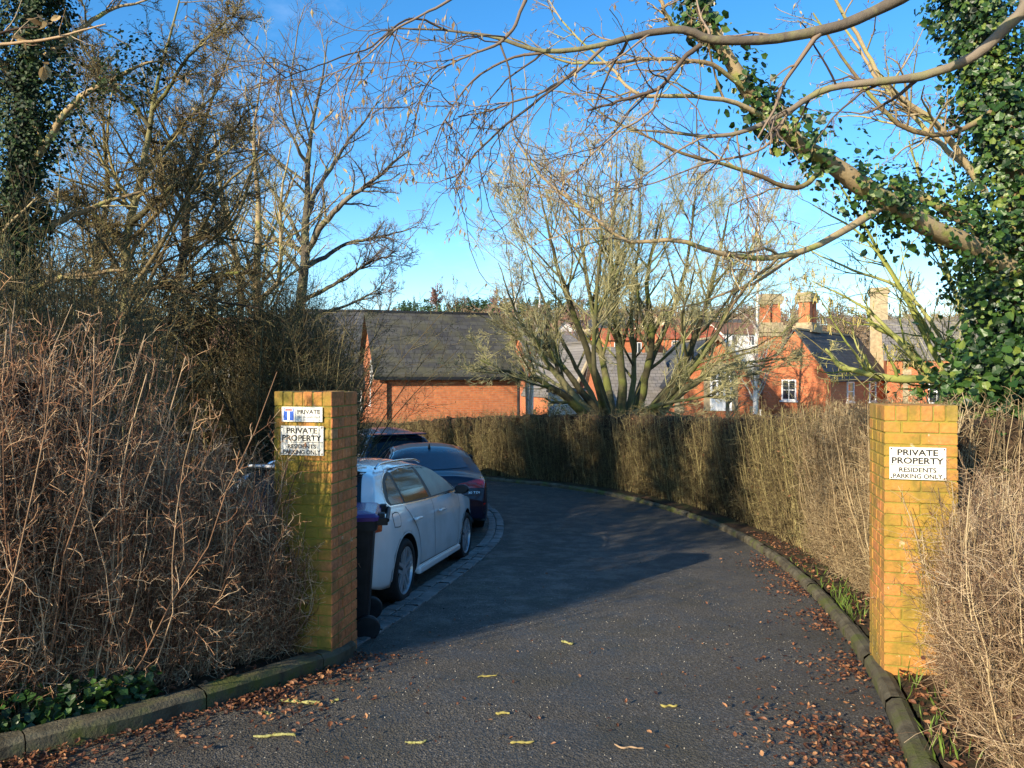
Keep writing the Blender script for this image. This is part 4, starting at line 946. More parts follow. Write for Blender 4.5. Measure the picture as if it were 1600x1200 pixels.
# ---------------------------------------------------------------- clipped hedges
def hedge(name, label, line, depth, topf, nstem, sub, mat, seed, smat=None,  stemr=(.004, .009), side=1, front=.35, twl=.35, lean=.06, over=.12, core=True, k2=3, low=.02, bulge=.0, twr=.0018, ang=42, leafn=0, greens=0, co=.24, cdrop=.16):
    rng = np.random.default_rng(seed); line = np.asarray(line, float)
    seg = np.linalg.norm(np.diff(line, axis=0), axis=1); S = np.concatenate([[0], np.cumsum(seg)]); tan = nrm(np.gradient(line, axis=0)); nor = side * np.stack([tan[:, 1], -tan[:, 0]], 1)
    def at(s_, o_):
        x = np.interp(s_, S, line[:, 0]); y = np.interp(s_, S, line[:, 1]); nx = np.interp(s_, S, nor[:, 0]); ny = np.interp(s_, S, nor[:, 1]); return x + nx * o_, y + ny * o_, nx, ny
    mid = at(S[-1] / 2, depth / 2); base = (float(mid[0]), float(mid[1]), float(gz(mid[1])))
    root = thing(name, label, 'hedge', base)
    s_ = rng.uniform(0, S[-1], nstem); o_ = np.where(rng.random(nstem) < front, rng.uniform(0, .18, nstem), rng.uniform(0, depth, nstem))
    x, y, nx, ny = at(s_, o_); z0 = gz(y) + low; zt_ = topf(x, y, s_) - z0; h = zt_ * rng.uniform(.45, 1.0, nstem) + rng.exponential(over, nstem)
    n = 7; Pp = np.empty((nstem, n, 3)); w = rng.normal(0, lean, (nstem, 2)); 
    f = np.linspace(0, 1, n)
    bul = bulge * np.sin(np.pi * np.clip(f * .9 + .1, 0, 1))[None, :]
    for c, v in ((0, x), (1, y)):
        j = np.cumsum(rng.normal(0, .026, (nstem, n)), 1); j[:, 0] = 0
        Pp[:, :, c] = v[:, None] + w[:, c:c+1] * f[None] * h[:, None] * 2 + j - bul * (nx if c == 0 else ny)[:, None]
    Pp[:, :, 2] = z0[:, None] + h[:, None] * f[None]
    r0 = rng.uniform(*stemr, nstem); Rr = r0[:, None] * np.linspace(1, .45, n)[None]
    st = Tubes(); st.add(Pp, Rr, 4, rng.random(nstem), rng); local(st.build('stems', M[smat or mat], root, base))
    tw = Tubes(); a = spawn(rng, Pp, Rr, sub[0], t0=.08, t1=1, ang=ang, sd=16, absl=twl, ln=1, taper=.2, n=5, rr=.6, wig=.26, up=.05, rmin=twr); tw.add(*a, 3, rng.random(len(a[0])), rng)
    b = spawn(rng, *a, sub[1], t0=.15, t1=1, ang=ang + 5, sd=18, ln=.5, n=3, rr=.7, wig=.2, up=.03, rmin=twr * .8); tw.add(*b, k2, rng.random(len(b[0])), rng)
    local(tw.build('twigs', M[mat], root, base))
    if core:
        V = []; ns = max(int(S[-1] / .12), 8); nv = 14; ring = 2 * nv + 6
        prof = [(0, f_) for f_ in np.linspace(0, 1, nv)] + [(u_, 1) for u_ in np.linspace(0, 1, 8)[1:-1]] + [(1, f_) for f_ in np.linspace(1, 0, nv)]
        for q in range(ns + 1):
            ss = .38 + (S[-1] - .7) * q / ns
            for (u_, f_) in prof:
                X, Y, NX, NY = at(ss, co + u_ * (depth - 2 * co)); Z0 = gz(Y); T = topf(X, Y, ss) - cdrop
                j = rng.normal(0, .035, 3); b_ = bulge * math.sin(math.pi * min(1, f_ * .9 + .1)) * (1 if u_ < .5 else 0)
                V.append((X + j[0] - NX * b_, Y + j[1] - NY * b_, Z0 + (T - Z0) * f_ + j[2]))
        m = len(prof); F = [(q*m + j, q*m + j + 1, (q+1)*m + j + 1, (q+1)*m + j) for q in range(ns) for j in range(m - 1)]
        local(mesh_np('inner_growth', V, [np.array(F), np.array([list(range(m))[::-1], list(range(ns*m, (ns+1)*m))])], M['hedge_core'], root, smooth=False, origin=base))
    if greens:
        i = rng.integers(0, len(a[0]), greens); pos = a[0][i, 3]; pos = pos[(np.sin(pos[:, 0] * 2.1 + 1) * np.cos(pos[:, 1] * 1.3) + np.sin(pos[:, 2] * 4 + pos[:, 0] * 3) * .5) > .25]
        local(leaves('green_leaves', pos, rng.uniform(.03, .06, len(pos)), rand_rot(rng, len(pos)), SLIM, M['shrub_leaf'], root, rng, .3, base))
    if leafn:
        i = rng.integers(0, len(a[0]), leafn); pos = a[0][i, -1]
        local(leaves('dead_leaves', pos, rng.uniform(.03, .06, leafn), rand_rot(rng, leafn), DEAD, M['dead_leaf'], root, rng, .3, base))
    return root

# right-hand lane hedge: follows the kerb from the right pillar to the far bend
i0 = np.argmin(np.abs(KR[:, 1] - 5.5) + (KR[:, 0] < 0) * 9)
dR = nrm(np.gradient(KR, axis=0)); nR = np.stack([dR[:, 1], -dR[:, 0]], 1)
RL = (KR + nR * .50)[i0:]; RL = RL[RL[:, 0] > -6.2]
_px_top = [(560, 655), (620, 655), (700, 646), (850, 641), (1000, 641), (1140, 644), (1180, 640), (1260, 634), (1357, 630)]
def rtop(x, y, s):
    px = HX + FPX * np.asarray(x) / np.maximum(y, 1); py = np.interp(px, *zip(*_px_top)); return np.clip(EZ + (HY - py) / FPX * np.asarray(y), gz(y) + 1.45, gz(y) + 2.1)
nL = len(RL); kA = int(np.argmin(np.abs(RL[:, 1] - 9.4)))
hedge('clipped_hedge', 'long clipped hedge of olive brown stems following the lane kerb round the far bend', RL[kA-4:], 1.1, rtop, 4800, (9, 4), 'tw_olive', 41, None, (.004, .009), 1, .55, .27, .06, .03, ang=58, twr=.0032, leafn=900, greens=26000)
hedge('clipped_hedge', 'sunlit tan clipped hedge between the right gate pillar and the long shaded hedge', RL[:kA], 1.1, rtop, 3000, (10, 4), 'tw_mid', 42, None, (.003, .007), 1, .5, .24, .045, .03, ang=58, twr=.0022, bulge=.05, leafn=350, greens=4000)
# hedge in front of the right pillar
RN = catmull([(2.86, 4.75), (2.66, 4.25), (2.36, 3.6), (2.18, 3.0), (2.05, 2.2), (2.0, 1.4)], 60)
def ntop(x, y, s): 
    px = HX + FPX * np.asarray(x) / np.maximum(y, 1); return np.interp(px, [1430, 1480, 1530, 1600, 1900], [EZ - 1.15, EZ - .92, EZ - .70, EZ - .58, EZ - .45]) + 0 * np.asarray(y)
hedge('wild_hedge', 'near tangled hedge of dry tan twigs growing across the foot of the right pillar', RN, 1.5, ntop, 2000, (12, 4), 'tw_tan', 43, 'tw_mid', (.0025, .005), -1, .45, .25, .06, .04, ang=52, twr=.0015, bulge=.06, leafn=200, co=.42, cdrop=.45)
# hedge in front of the left pillar, growing taller to the left
dL = nrm(np.gradient(KL, axis=0)); nLf = -np.stack([dL[:, 1], -dL[:, 0]], 1)
LL = (KL + nLf * .36); LL = LL[(LL[:, 1] > 3.12) & (LL[:, 0] < -1.42)]
def ltop(x, y, s):
    px = HX + FPX * np.asarray(x) / np.maximum(y, 1); py = np.interp(px, [-500, -60, 0, 130, 200, 300, 400, 440, 480], [530, 470, 455, 525, 655, 695, 750, 830, 900]); return EZ + (HY - py) / FPX * np.asarray(y)
hedge('wild_hedge', 'near overgrown hedge of brown twigs left of the left pillar, tallest at the left', LL, .85, ltop, 2100, (15, 4), 'tw_hedge', 44, 'tw_stem', (.0028, .007), -1, .45, .20, .08, .03, ang=58, twr=.0016, bulge=.06, leafn=260, co=.38, cdrop=.5)

# ---------------------------------------------------------------- big multi-stemmed tree right of centre
p = Plant('spreading_tree', 'large bare mossy many stemmed tree spreading behind the hedge right of centre', 'tree', gbase(968, 22), 7)
D = 22
L = [[(968, 668, D, .24), (972, 600, D, .16), (962, 500, D, .13), (955, 400, D, .09), (962, 320, D, .05), (965, 225, D, .015)],
     [(985, 668, D, .2), (1008, 600, D - .6, .13), (1018, 520, D - 1, .11), (1012, 430, D - 1.2, .07), (1035, 320, D - 1, .02)],
     [(1000, 668, D, .26), (1060, 590, D - 1, .15), (1098, 500, D - 1.5, .09), (1120, 420, D - 2, .06), (1140, 320, D - 2, .02)],
     [(1010, 665, D, .24), (1080, 602, D + .5, .13), (1150, 572, D + 1, .07), (1225, 560, D + 1, .02)],
     [(950, 668, D, .26), (925, 575, D - .8, .13), (884, 470, D - 1.2, .09), (860, 380, D - 1.5, .05), (835, 270, D - 1.5, .015)],
     [(940, 668, D, .24), (885, 600, D + .5, .13), (838, 540, D + 1, .08), (800, 470, D + 1, .04), (778, 410, D + 1, .015)],
     [(935, 668, D, .22), (870, 610, D - 1, .11), (810, 585, D - 1.6, .06), (750, 562, D - 2, .02)],
     [(960, 668, D, .22), (940, 560, D + 1.5, .12), (918, 450, D + 2, .08), (905, 350, D + 2, .05), (900, 250, D + 2, .015)],
     [(985, 668, D, .22), (1010, 580, D + 1.5, .12), (1058, 460, D + 2, .08), (1080, 370, D + 2, .05), (1090, 270, D + 2, .015)],
     [(1000, 668, D, .18), (1050, 610, D + 1.6, .10), (1120, 520, D + 2.2, .06), (1185, 440, D + 2, .03), (1215, 380, D + 2, .012)],
     [(950, 668, D, .18), (880, 570, D + 1, .10), (830, 520, D + 2, .06), (790, 540, D + 2, .02)],
     [(965, 668, D, .16), (1000, 640, D - 1.5, .10), (1080, 625, D - 2, .05), (1150, 615, D - 2, .015)]]
L += [[(975, 668, D, .16), (990, 590, D + .5, .10), (985, 480, D + .6, .07), (1000, 370, D + .6, .04), (1005, 250, D + .5, .012)],
     [(955, 668, D, .16), (915, 600, D + 1.8, .09), (860, 500, D + 2.4, .06), (825, 400, D + 2.4, .03), (805, 330, D + 2.4, .01)],
     [(995, 668, D, .16), (1060, 600, D - 1.8, .09), (1130, 500, D - 2.4, .055), (1170, 400, D - 2.4, .03), (1185, 330, D - 2.4, .01)],
     [(960, 668, D, .15), (935, 600, D - 2, .09), (930, 480, D - 2.6, .06), (940, 360, D - 2.6, .03), (935, 270, D - 2.6, .01)]]
L = [[(a_, b_, d0, r_ * .82) for (a_, b_, d0, r_) in l] for l in L]
prs = [p.limb(l, 26, 9, 'trunk', .03) for l in L]
a = p.spmany(prs, 12, part='trunk', k=5, t0=.2, t1=1, ang=36, sd=10, ln=.46, taper=.5, n=9, rr=.55, wig=.09, up=.05, rmin=.012)
b = p.sp(a, 11, k=4, t0=.15, ang=36, sd=10, ln=.48, taper=.5, n=7, rr=.5, wig=.09, up=.05, rmin=.007)
c = p.sp(b, 9, k=3, t0=.15, ang=36, sd=10, ln=.5, n=5, rr=.55, wig=.09, up=.03, rmin=.0048)
d_ = p.sp(c, 3, k=3, t0=.2, ang=36, ln=.55, n=3, rr=.7, wig=.1, rmin=.0038)
p.done({'trunk': 'bark_moss', 'crown': 'tw_olive2'})

# ---------------------------------------------------------------- tall bare tree left of centre
p = Plant('bare_tree', 'tall slender bare tree against the sky above the barn and left pillar', 'tree', gbase(450, 17), 8)
D = 17
L = [[(452, 720, D, .15), (462, 560, D, .125), (470, 470, D, .11), (478, 400, D, .10), (480, 320, D, .075), (486, 240, D, .05), (500, 150, D, .03), (512, 60, D, .01)],
     [(478, 395, D, .075), (520, 330, D - .8, .06), (580, 285, D - 1.2, .04), (640, 235, D - 1.5, .015)],
     [(480, 330, D, .06), (510, 275, D + .6, .05), (545, 220, D + 1, .035), (600, 150, D + 1.2, .012)],
     [(474, 420, D, .06), (530, 388, D + .7, .045), (590, 372, D + 1, .03), (655, 352, D + 1.2, .01)],
     [(470, 470, D, .055), (530, 440, D - .8, .04), (585, 405, D - 1, .02), (620, 400, D - 1.2, .008)],
     [(465, 500, D, .05), (530, 480, D + .8, .035), (580, 455, D + 1, .02), (600, 440, D + 1, .008)],
     [(478, 390, D, .06), (440, 330, D + .8, .045), (400, 260, D + 1, .03), (385, 180, D + 1, .012)],
     [(484, 260, D, .045), (450, 200, D - .7, .03), (430, 120, D - 1, .012)]]
prs = [p.limb(l, 22, 8, 'trunk', .03) for l in L]
a = p.spmany(prs, 15, part='trunk', k=5, t0=.25, ang=40, sd=12, ln=.36, taper=.4, n=8, rr=.55, wig=.14, up=.06, rmin=.009)
b = p.sp(a, 9, k=3, t0=.15, ang=42, sd=12, ln=.48, n=6, rr=.5, wig=.12, up=.07, rmin=.005)
c = p.sp(b, 8, k=3, t0=.15, ang=45, sd=13, ln=.48, n=4, rr=.55, wig=.13, up=.04, rmin=.0035)
p.done({'trunk': 'bark_grey', 'crown': 'tw_grey'})

# second and third stems just left of it
for (nm, lab, px0, D, L, sd_, mt, mt2, cnts) in [
  ('bare_tree', 'bare twin trunked ochre tree just left of the tall slender tree', 400, 15.5,
    [[(398, 720, 15.5, .13), (402, 560, 15.5, .11), (398, 440, 15.5, .085), (402, 330, 15.5, .06), (395, 220, 15.5, .035), (410, 100, 15.5, .01)],
     [(385, 720, 15.5, .10), (375, 560, 16, .085), (368, 430, 16.4, .06), (345, 300, 16.6, .04), (330, 170, 16.6, .01)],
     [(400, 480, 15.5, .06), (440, 420, 14.8, .045), (440, 320, 14.5, .03), (455, 220, 14.4, .01)],
     [(398, 440, 15.5, .05), (350, 380, 14.8, .035), (300, 340, 14.5, .015)]], 9, 'bark_tan', 'tw_olive2', (16, 10, 8)),
  ('fine_twigged_tree', 'dark fine twigged tree with level boughs, between the ivy tree and the ochre tree', 262, 12,
    [[(258, 740, 12, .12), (262, 600, 12, .10), (276, 480, 12, .085), (292, 380, 12, .065), (300, 280, 12, .045), (330, 160, 12, .025), (368, 60, 12, .008)],
     [(268, 540, 12, .05), (215, 500, 11.5, .035), (140, 480, 11.2, .015)], [(276, 470, 12, .05), (340, 430, 11.4, .035), (400, 420, 11, .012)],
     [(290, 390, 12, .045), (340, 350, 12.6, .03), (390, 300, 13, .01)], [(296, 330, 12, .04), (250, 260, 11.5, .03), (215, 180, 11.2, .01)], [(300, 280, 12, .035), (350, 220, 11.6, .02), (390, 170, 11.4, .008)],
     [(304, 640, 12.4, .05), (300, 600, 12.4, .045), (320, 560, 12.2, .04), (335, 480, 12.2, .03), (350, 420, 12, .01)]], 10, 'bark_dark', 'tw_dark', (34, 15, 8)),
  ('fine_twigged_tree', 'mossy olive fine twigged tree standing beside the dark ivy tree at left', 190, 10.5,
    [[(188, 760, 10.5, .11), (190, 600, 10.5, .095), (196, 470, 10.5, .08), (205, 360, 10.5, .06), (225, 250, 10.5, .045), (250, 120, 10.5, .025), (290, -40, 10.5, .008)],
     [(150, 760, 10.8, .08), (160, 560, 10.8, .07), (150, 430, 10.8, .05), (170, 300, 10.8, .035), (160, 150, 10.8, .01)],
     [(200, 400, 10.5, .045), (150, 330, 10.2, .03), (95, 300, 10, .012)], [(205, 350, 10.5, .045), (270, 300, 10, .03), (330, 290, 9.8, .01)], [(215, 290, 10.5, .04), (280, 200, 10.8, .025), (350, 130, 11, .008)],
     [(235, 200, 10.5, .035), (170, 120, 10.8, .02), (120, 60, 11, .01)], [(240, 170, 10.5, .03), (300, 90, 10, .02), (370, 20, 9.8, .008)]], 11, 'bark_moss', 'tw_olive', (34, 16, 9))]:
    p = Plant(nm, lab, 'tree', gbase(px0, D), sd_)
    prs = [p.limb(l, 20, 8, 'trunk', .03) for l in L]
    fine = nm.startswith('fine'); an = 62 if fine else 42
    a = p.spmany(prs, cnts[0], part='trunk' if not fine else 'crown', k=4, t0=.2, ang=an, sd=14, ln=.34, taper=.4, n=8, rr=.5, wig=.12, up=.02 if fine else .07, rmin=.007)
    b = p.sp(a, cnts[1], k=3, t0=.12, ang=50, sd=14, ln=.42, n=5, rr=.55, wig=.15, up=.02, rmin=.0042)
    c = p.sp(b, cnts[2], k=3, t0=.15, ang=50, sd=15, ln=.45, n=3, rr=.6, wig=.2, rmin=.003)
    p.done({'trunk': mt, 'crown': mt2})

# ---------------------------------------------------------------- thicket behind the left hedge
def shrub(name, label, cat_, pxr, dr, toppts, nst, subs, leafn, mats, seed, r=(.010, .02), rmin=.0035, arch=.12, leafmat='shrub_leaf', lsz=(.03, .05), z0=None, kind=None):
    p = Plant(name, label, cat_, gbase((pxr[0] + pxr[1]) / 2, (dr[0] + dr[1]) / 2), seed); rng = p.rng
    px = rng.uniform(*pxr, nst); d = rng.uniform(*dr, nst); x = (px - HX) / FPX * d; zb = gz(d) if z0 is None else np.full(nst, z0); top = EZ + (HY - np.interp(px, *zip(*toppts))) / FPX * d
    h = (top - zb) * rng.uniform(.45, 1.02, nst); n = 9; f = np.linspace(0, 1, n); ph = rng.uniform(0, 2*np.pi, nst); am = rng.exponential(arch, nst)
    Pp = np.stack([x[:, None] + np.cos(ph)[:, None] * am[:, None] * h[:, None] * f**1.8, d[:, None] + np.sin(ph)[:, None] * am[:, None] * h[:, None] * f**1.8, zb[:, None] + h[:, None] * f], -1) + np.cumsum(rng.normal(0, .02, (nst, n, 3)), 1) * f[None, :, None]
    Rr = rng.uniform(*r, nst)[:, None] * np.linspace(1, .3, n)[None]
    tp = 'branches'
    p.t('branches').add(Pp, Rr, 4, rng.random(nst), rng)
    a = p.sp((Pp, Rr), subs[0], part=tp, k=3, t0=.12, ang=45, sd=15, ln=.26, taper=.2, n=6, rr=.5, wig=.16, up=.04, rmin=rmin)
    b = p.sp(a, subs[1], part=tp, k=3, t0=.15, ang=45, sd=15, ln=.5, n=4, rr=.6, wig=.2, rmin=rmin * .8)
    p.done({'branches': mats[1]})
    if leafn:
        i = rng.integers(0, len(b[0]), leafn); pos = b[0][i, rng.integers(1, 4, leafn)] + rng.normal(0, .02, (leafn, 3)); p.leaf('leaves', pos, rng.uniform(*lsz, leafn), SLIM, leafmat, None)
    return p
shrub('thicket_shrub', 'dense dark olive shrub behind the left pillar with its fine twigs against the slate roof', 'shrub', (395, 545), (10.5, 13.5), [(360, 470), (420, 440), (480, 470), (520, 520), (560, 570)], 520, (16, 5), 42000, ('bark_dark', 'tw_dark'), 51)
shrub('thicket_shrub', 'tangled dark shrub left of the olive shrub, cream wall showing through its stems', 'shrub', (225, 400), (11, 13.5), [(200, 430), (300, 430), (380, 450)], 230, (14, 5), 9000, ('bark_dark', 'tw_dark'), 52, (.012, .03))
shrub('thicket_shrub', 'shadowy brown shrub below the ivy tree behind the tall left hedge', 'shrub', (-60, 235), (6.5, 9), [(-60, 350), (100, 380), (200, 470), (240, 500)], 420, (14, 5), 5000, ('bark_dark', 'tw_dark'), 53, (.008, .018), .003)
shrub('copper_bush', 'small copper leaved bush at the barn corner beyond the blue car', 'bush', (560, 600), (17.5, 18.5), [(560, 660), (600, 672)], 40, (10, 3), 3500, ('bark_dark', 'tw_dark'), 54, (.006, .012), .004, .2, 'bushred', (.05, .09))
shrub('evergreen_bush', 'low green bush between the birch and the white garage behind the hedge', 'bush', (835, 890), (23.5, 24.5), [(835, 632), (890, 636)], 60, (8, 3), 5000, ('bark_dark', 'tw_dark'), 55, (.006, .012), .004, .2, 'pine', (.06, .1))

# ---------------------------------------------------------------- ivy clad trees
def ivy_on(p, limb, n, spread, size, mat='ivy', lump=.5, cols=None):
    rng = p.rng; Pq = limb[0]; t = rng.random(n) * (len(Pq) - 1.001); i = t.astype(int); f = (t - i)[:, None]; c = Pq[i] * (1 - f) + Pq[i + 1] * f; tn = nrm(Pq[i + 1] - Pq[i])
    g = rng.normal(size=(n, 3)); per = nrm(g - (g * tn).sum(-1, keepdims=True) * tn)
    az = np.arctan2(per[:, 1], per[:, 0]); s_ = np.linalg.norm(np.diff(Pq, axis=0), axis=1).sum() * t / len(Pq)
    sp_ = spread(t / (len(Pq) - 1)) if callable(spread) else spread
    rad = sp_ * (1 + lump * np.sin(s_ * 5.3 + 2 * np.sin(az * 2 + s_)) * np.cos(az * 3 + s_ * 3.1)) * (1 - rng.random(n) ** 2.2 * .75)
    pos = c + per * rad[:, None] + rng.normal(0, .03, (n, 3))
    nz = nrm(per * .8 + rng.normal(0, .45, (n, 3)) + np.array([-.25, -.45, .35]))
    return pos, nz
p = Plant('ivy_tree', 'ivy smothered tree filling the right edge, with a thick ivy clad limb arching left', 'tree', gbase(1610, 6.5), 12)
trunk = p.limb([(1660, 980, 6.5, .17), (1640, 760, 6.5, .16), (1612, 560, 6.5, .15), (1602, 430, 6.5, .14), (1580, 250, 6.5, .11), (1545, 90, 6.5, .09), (1500, -80, 6.5, .07)], 30, 12, 'trunk', .01)
lb = [p.limb([(1605, 440, 6.5, .11), (1530, 396, 6.3, .085), (1450, 355, 6.0, .08), (1370, 310, 5.8, .075), (1290, 255, 5.6, .065), (1215, 195, 5.5, .055), (1165, 135, 5.4, .05), (1120, 60, 5.3, .045), (1085, -10, 5.3, .04), (1070, -80, 5.3, .035)], 40, 10, 'trunk', .01),
      p.limb([(1600, 420, 6.5, .07), (1530, 360, 6.6, .055), (1440, 310, 6.7, .045), (1390, 290, 6.7, .03)], 20, 8, 'trunk', .01)]
bare = [p.limb(l, 26, 8, 'boughs', .012) for l in [
   [(1380, 322, 5.8, .034), (1320, 362, 5.5, .028), (1255, 392, 5.3, .026), (1195, 403, 5.2, .022), (1130, 396, 5.1, .018), (1060, 376, 5, .015), (985, 378, 5, .013), (930, 345, 5, .011), (880, 305, 5, .009), (835, 262, 5, .007), (800, 215, 5, .004)],
   [(1290, 262, 5.6, .022), (1240, 292, 5.4, .018), (1150, 262, 5.2, .014), (1060, 238, 5, .01), (960, 190, 5, .006), (880, 130, 5, .003)],
   [(1225, 205, 5.5, .024), (1150, 162, 5.3, .018), (1060, 150, 5.1, .015), (1000, 148, 5, .012), (960, 110, 5, .01), (900, 50, 5, .006), (850, -10, 5, .004)],
   [(1130, 80, 5.4, .022), (1060, 42, 5.2, .018), (1020, -20, 5.1, .012)],
   [(1180, 150, 5.4, .02), (1110, 105, 5.2, .016), (1040, 95, 5.1, .013), (960, 98, 5, .01), (880, 92, 5, .008), (800, 60, 4.9, .004)],
   [(1560, 170, 6.4, .03), (1480, 210, 6.2, .022), (1400, 190, 6, .018), (1330, 105, 5.9, .012), (1270, 20, 5.8, .006)],
   [(1540, 300, 6.4, .03), (1470, 205, 6.3, .026), (1390, 140, 6.2, .02), (1340, 60, 6.2, .016), (1290, -30, 6.1, .01)],
   [(1520, 270, 6.4, .026), (1440, 200, 6.6, .022), (1370, 125, 6.7, .016), (1310, 30, 6.8, .01)]]]
a = p.spmany(bare, 13, part='boughs', k=5, t0=.15, t1=.95, ang=38, sd=14, ln=.30, taper=.4, n=9, rr=.55, wig=.14, up=-.01, rmin=.004)
b = p.sp(a, 5, part='twigs', k=3, t0=.2, ang=45, sd=15, ln=.45, n=7, rr=.55, wig=.2, up=-.02, rmin=.0022)
c = p.sp(b, 2, part='twigs', k=3, t0=.3, ang=45, sd=15, ln=.4, n=4, rr=.6, wig=.22, up=-.03, rmin=.0016)
p.done({'trunk': 'bark_tan', 'boughs': 'bark_tan', 'twigs': 'tw_grey'})
pos = np.concatenate([b[0][:, -1], c[0][:, -1]]); pos = pos[p.rng.random(len(pos)) < .5]
p.leaf('buds', pos, p.rng.uniform(.02, .045, len(pos)), SLIM, 'bud', None)['kind'] = 'stuff'
S1 = ivy_on(p, (trunk[0][0], 0), 25000, lambda t: np.interp(t, [0, .25, .5, .75, 1], [.6, .55, .46, .33, .25]), 0)
S2 = ivy_on(p, (lb[0][0][0], 0), 4300, lambda t: np.interp(t, [0, .3, .6, .8, 1], [.30, .24, .17, .11, .12]), 0, lump=.7)
S3 = ivy_on(p, (lb[1][0][0], 0), 900, .22, 0, lump=.7)
keep = p.rng.random(len(S2[0])) < np.interp(np.sin(S2[0][:, 0] * 7), [-1, -.6, .0, 1], [.12, .6, 1, 1])
pos = np.concatenate([S1[0], S2[0][keep], S3[0]]); nz = np.concatenate([S1[1], S2[1][keep], S3[1]])
p.leaf('ivy', pos, np.clip(p.rng.lognormal(-3.25, .38, len(pos)), .016, .08), IVY, 'ivy', nz, .0)
# low bank of ivy at the foot of the tree
n = 4500; rng = p.rng; q = rng.normal(size=(n, 3)) * [.30, .35, .36] + P(1595, 640, 6.3); p.leaf('ivy', q, rng.uniform(.045, .09, n), IVY, 'ivy', nrm(rng.normal(0, .5, (n, 3)) + [-.4, -.6, .4]))

p = Plant('ivy_tree', 'tree wrapped in dark ivy at the top left corner, in shade', 'tree', gbase(15, 8.2), 13)
trunk = p.limb([(35, 900, 8.2, .17), (30, 600, 8.2, .15), (20, 400, 8.2, .13), (35, 200, 8.2, .11), (50, 0, 8.2, .09), (55, -120, 8.2, .07)], 26, 10, 'trunk', .01)
lb = [p.limb(l, 20, 7, 'boughs', .015) for l in [[(50, 260, 8.2, .05), (110, 170, 8.0, .035), (190, 120, 7.8, .02), (260, 90, 7.6, .008)], [(40, 380, 8.2, .05), (120, 330, 8.4, .035), (220, 300, 8.6, .015)], [(30, 460, 8.2, .05), (110, 430, 8, .03), (200, 420, 7.8, .012)],
     [(70, 90, 8.2, .04), (150, 30, 8.4, .025), (230, 0, 8.5, .01)], [(35, 420, 8.2, .05), (-40, 300, 7.9, .03), (-90, 200, 7.8, .01)], [(60, 200, 8.2, .05), (-10, 80, 8, .03), (-60, 0, 7.9, .01)]]]
a = p.spmany(lb, 10, part='boughs', k=4, t0=.1, ang=50, sd=14, ln=.4, n=7, rr=.5, wig=.15, rmin=.005)
b = p.sp(a, 9, part='twigs', k=3, t0=.1, ang=50, ln=.5, n=5, rr=.55, wig=.18, rmin=.003)
c = p.sp(b, 4, part='twigs', k=3, t0=.1, ang=50, ln=.5, n=3, rr=.6, wig=.2, rmin=.0022)
p.done({'trunk': 'bark_dark', 'boughs': 'bark_tan', 'twigs': 'tw_dark'})
S1 = ivy_on(p, (trunk[0][0], 0), 30000, lambda t: np.interp(t, [0, .3, .5, .7, .85, 1], [.22, .25, .3, .38, .46, .5]), 0, lump=.45)
S2 = [ivy_on(p, (l[0][0], 0), 1100, .28, 0, lump=.6) for l in lb[:1] + lb[4:]]
pos = np.concatenate([S1[0]] + [s[0] for s in S2]); nz = np.concatenate([S1[1]] + [s[1] for s in S2])
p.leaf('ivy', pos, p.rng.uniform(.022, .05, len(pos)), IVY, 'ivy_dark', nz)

for (bx0, by0, zt0, sd0, lab) in ((-6.0, 4.3, 7.5, 131, 'ivy clad tree just beyond the left edge behind the hedge, casting shade over the lane'), (-6.4, 1.0, 7.0, 132, 'second ivy clad tree beyond the left edge, nearer the viewer')):
    p = Plant('ivy_tree', lab, 'tree', (bx0, by0, float(gz(by0))), sd0)
    c = catmull([(bx0, by0, 0), (bx0 + .15, by0 + .1, 2.5), (bx0 - .1, by0, 5), (bx0, by0, zt0)], 22); p.t('trunk').add(c[None], np.linspace(.17, .05, 22)[None], 10, np.array([.4]))
    a = p.sp((c[None], np.linspace(.17, .05, 22)[None]), 34, part='boughs', k=4, t0=.25, ang=60, absl=2.2, ln=1, taper=.5, n=8, rr=.4, wig=.14, rmin=.01)
    b = p.sp(a, 9, part='boughs', k=3, t0=.1, ang=48, ln=.5, n=5, rmin=.005)
    p.done({'trunk': 'bark_dark', 'boughs': 'tw_dark'})
    S1 = ivy_on(p, (c, 0), 7000, lambda t: np.interp(t, [0, .3, .6, 1], [.4, .9, .9, .4]), 0, lump=.5); p.leaf('ivy', S1[0], p.rng.uniform(.06, .11, 7000), IVY, 'ivy_dark', S1[1])

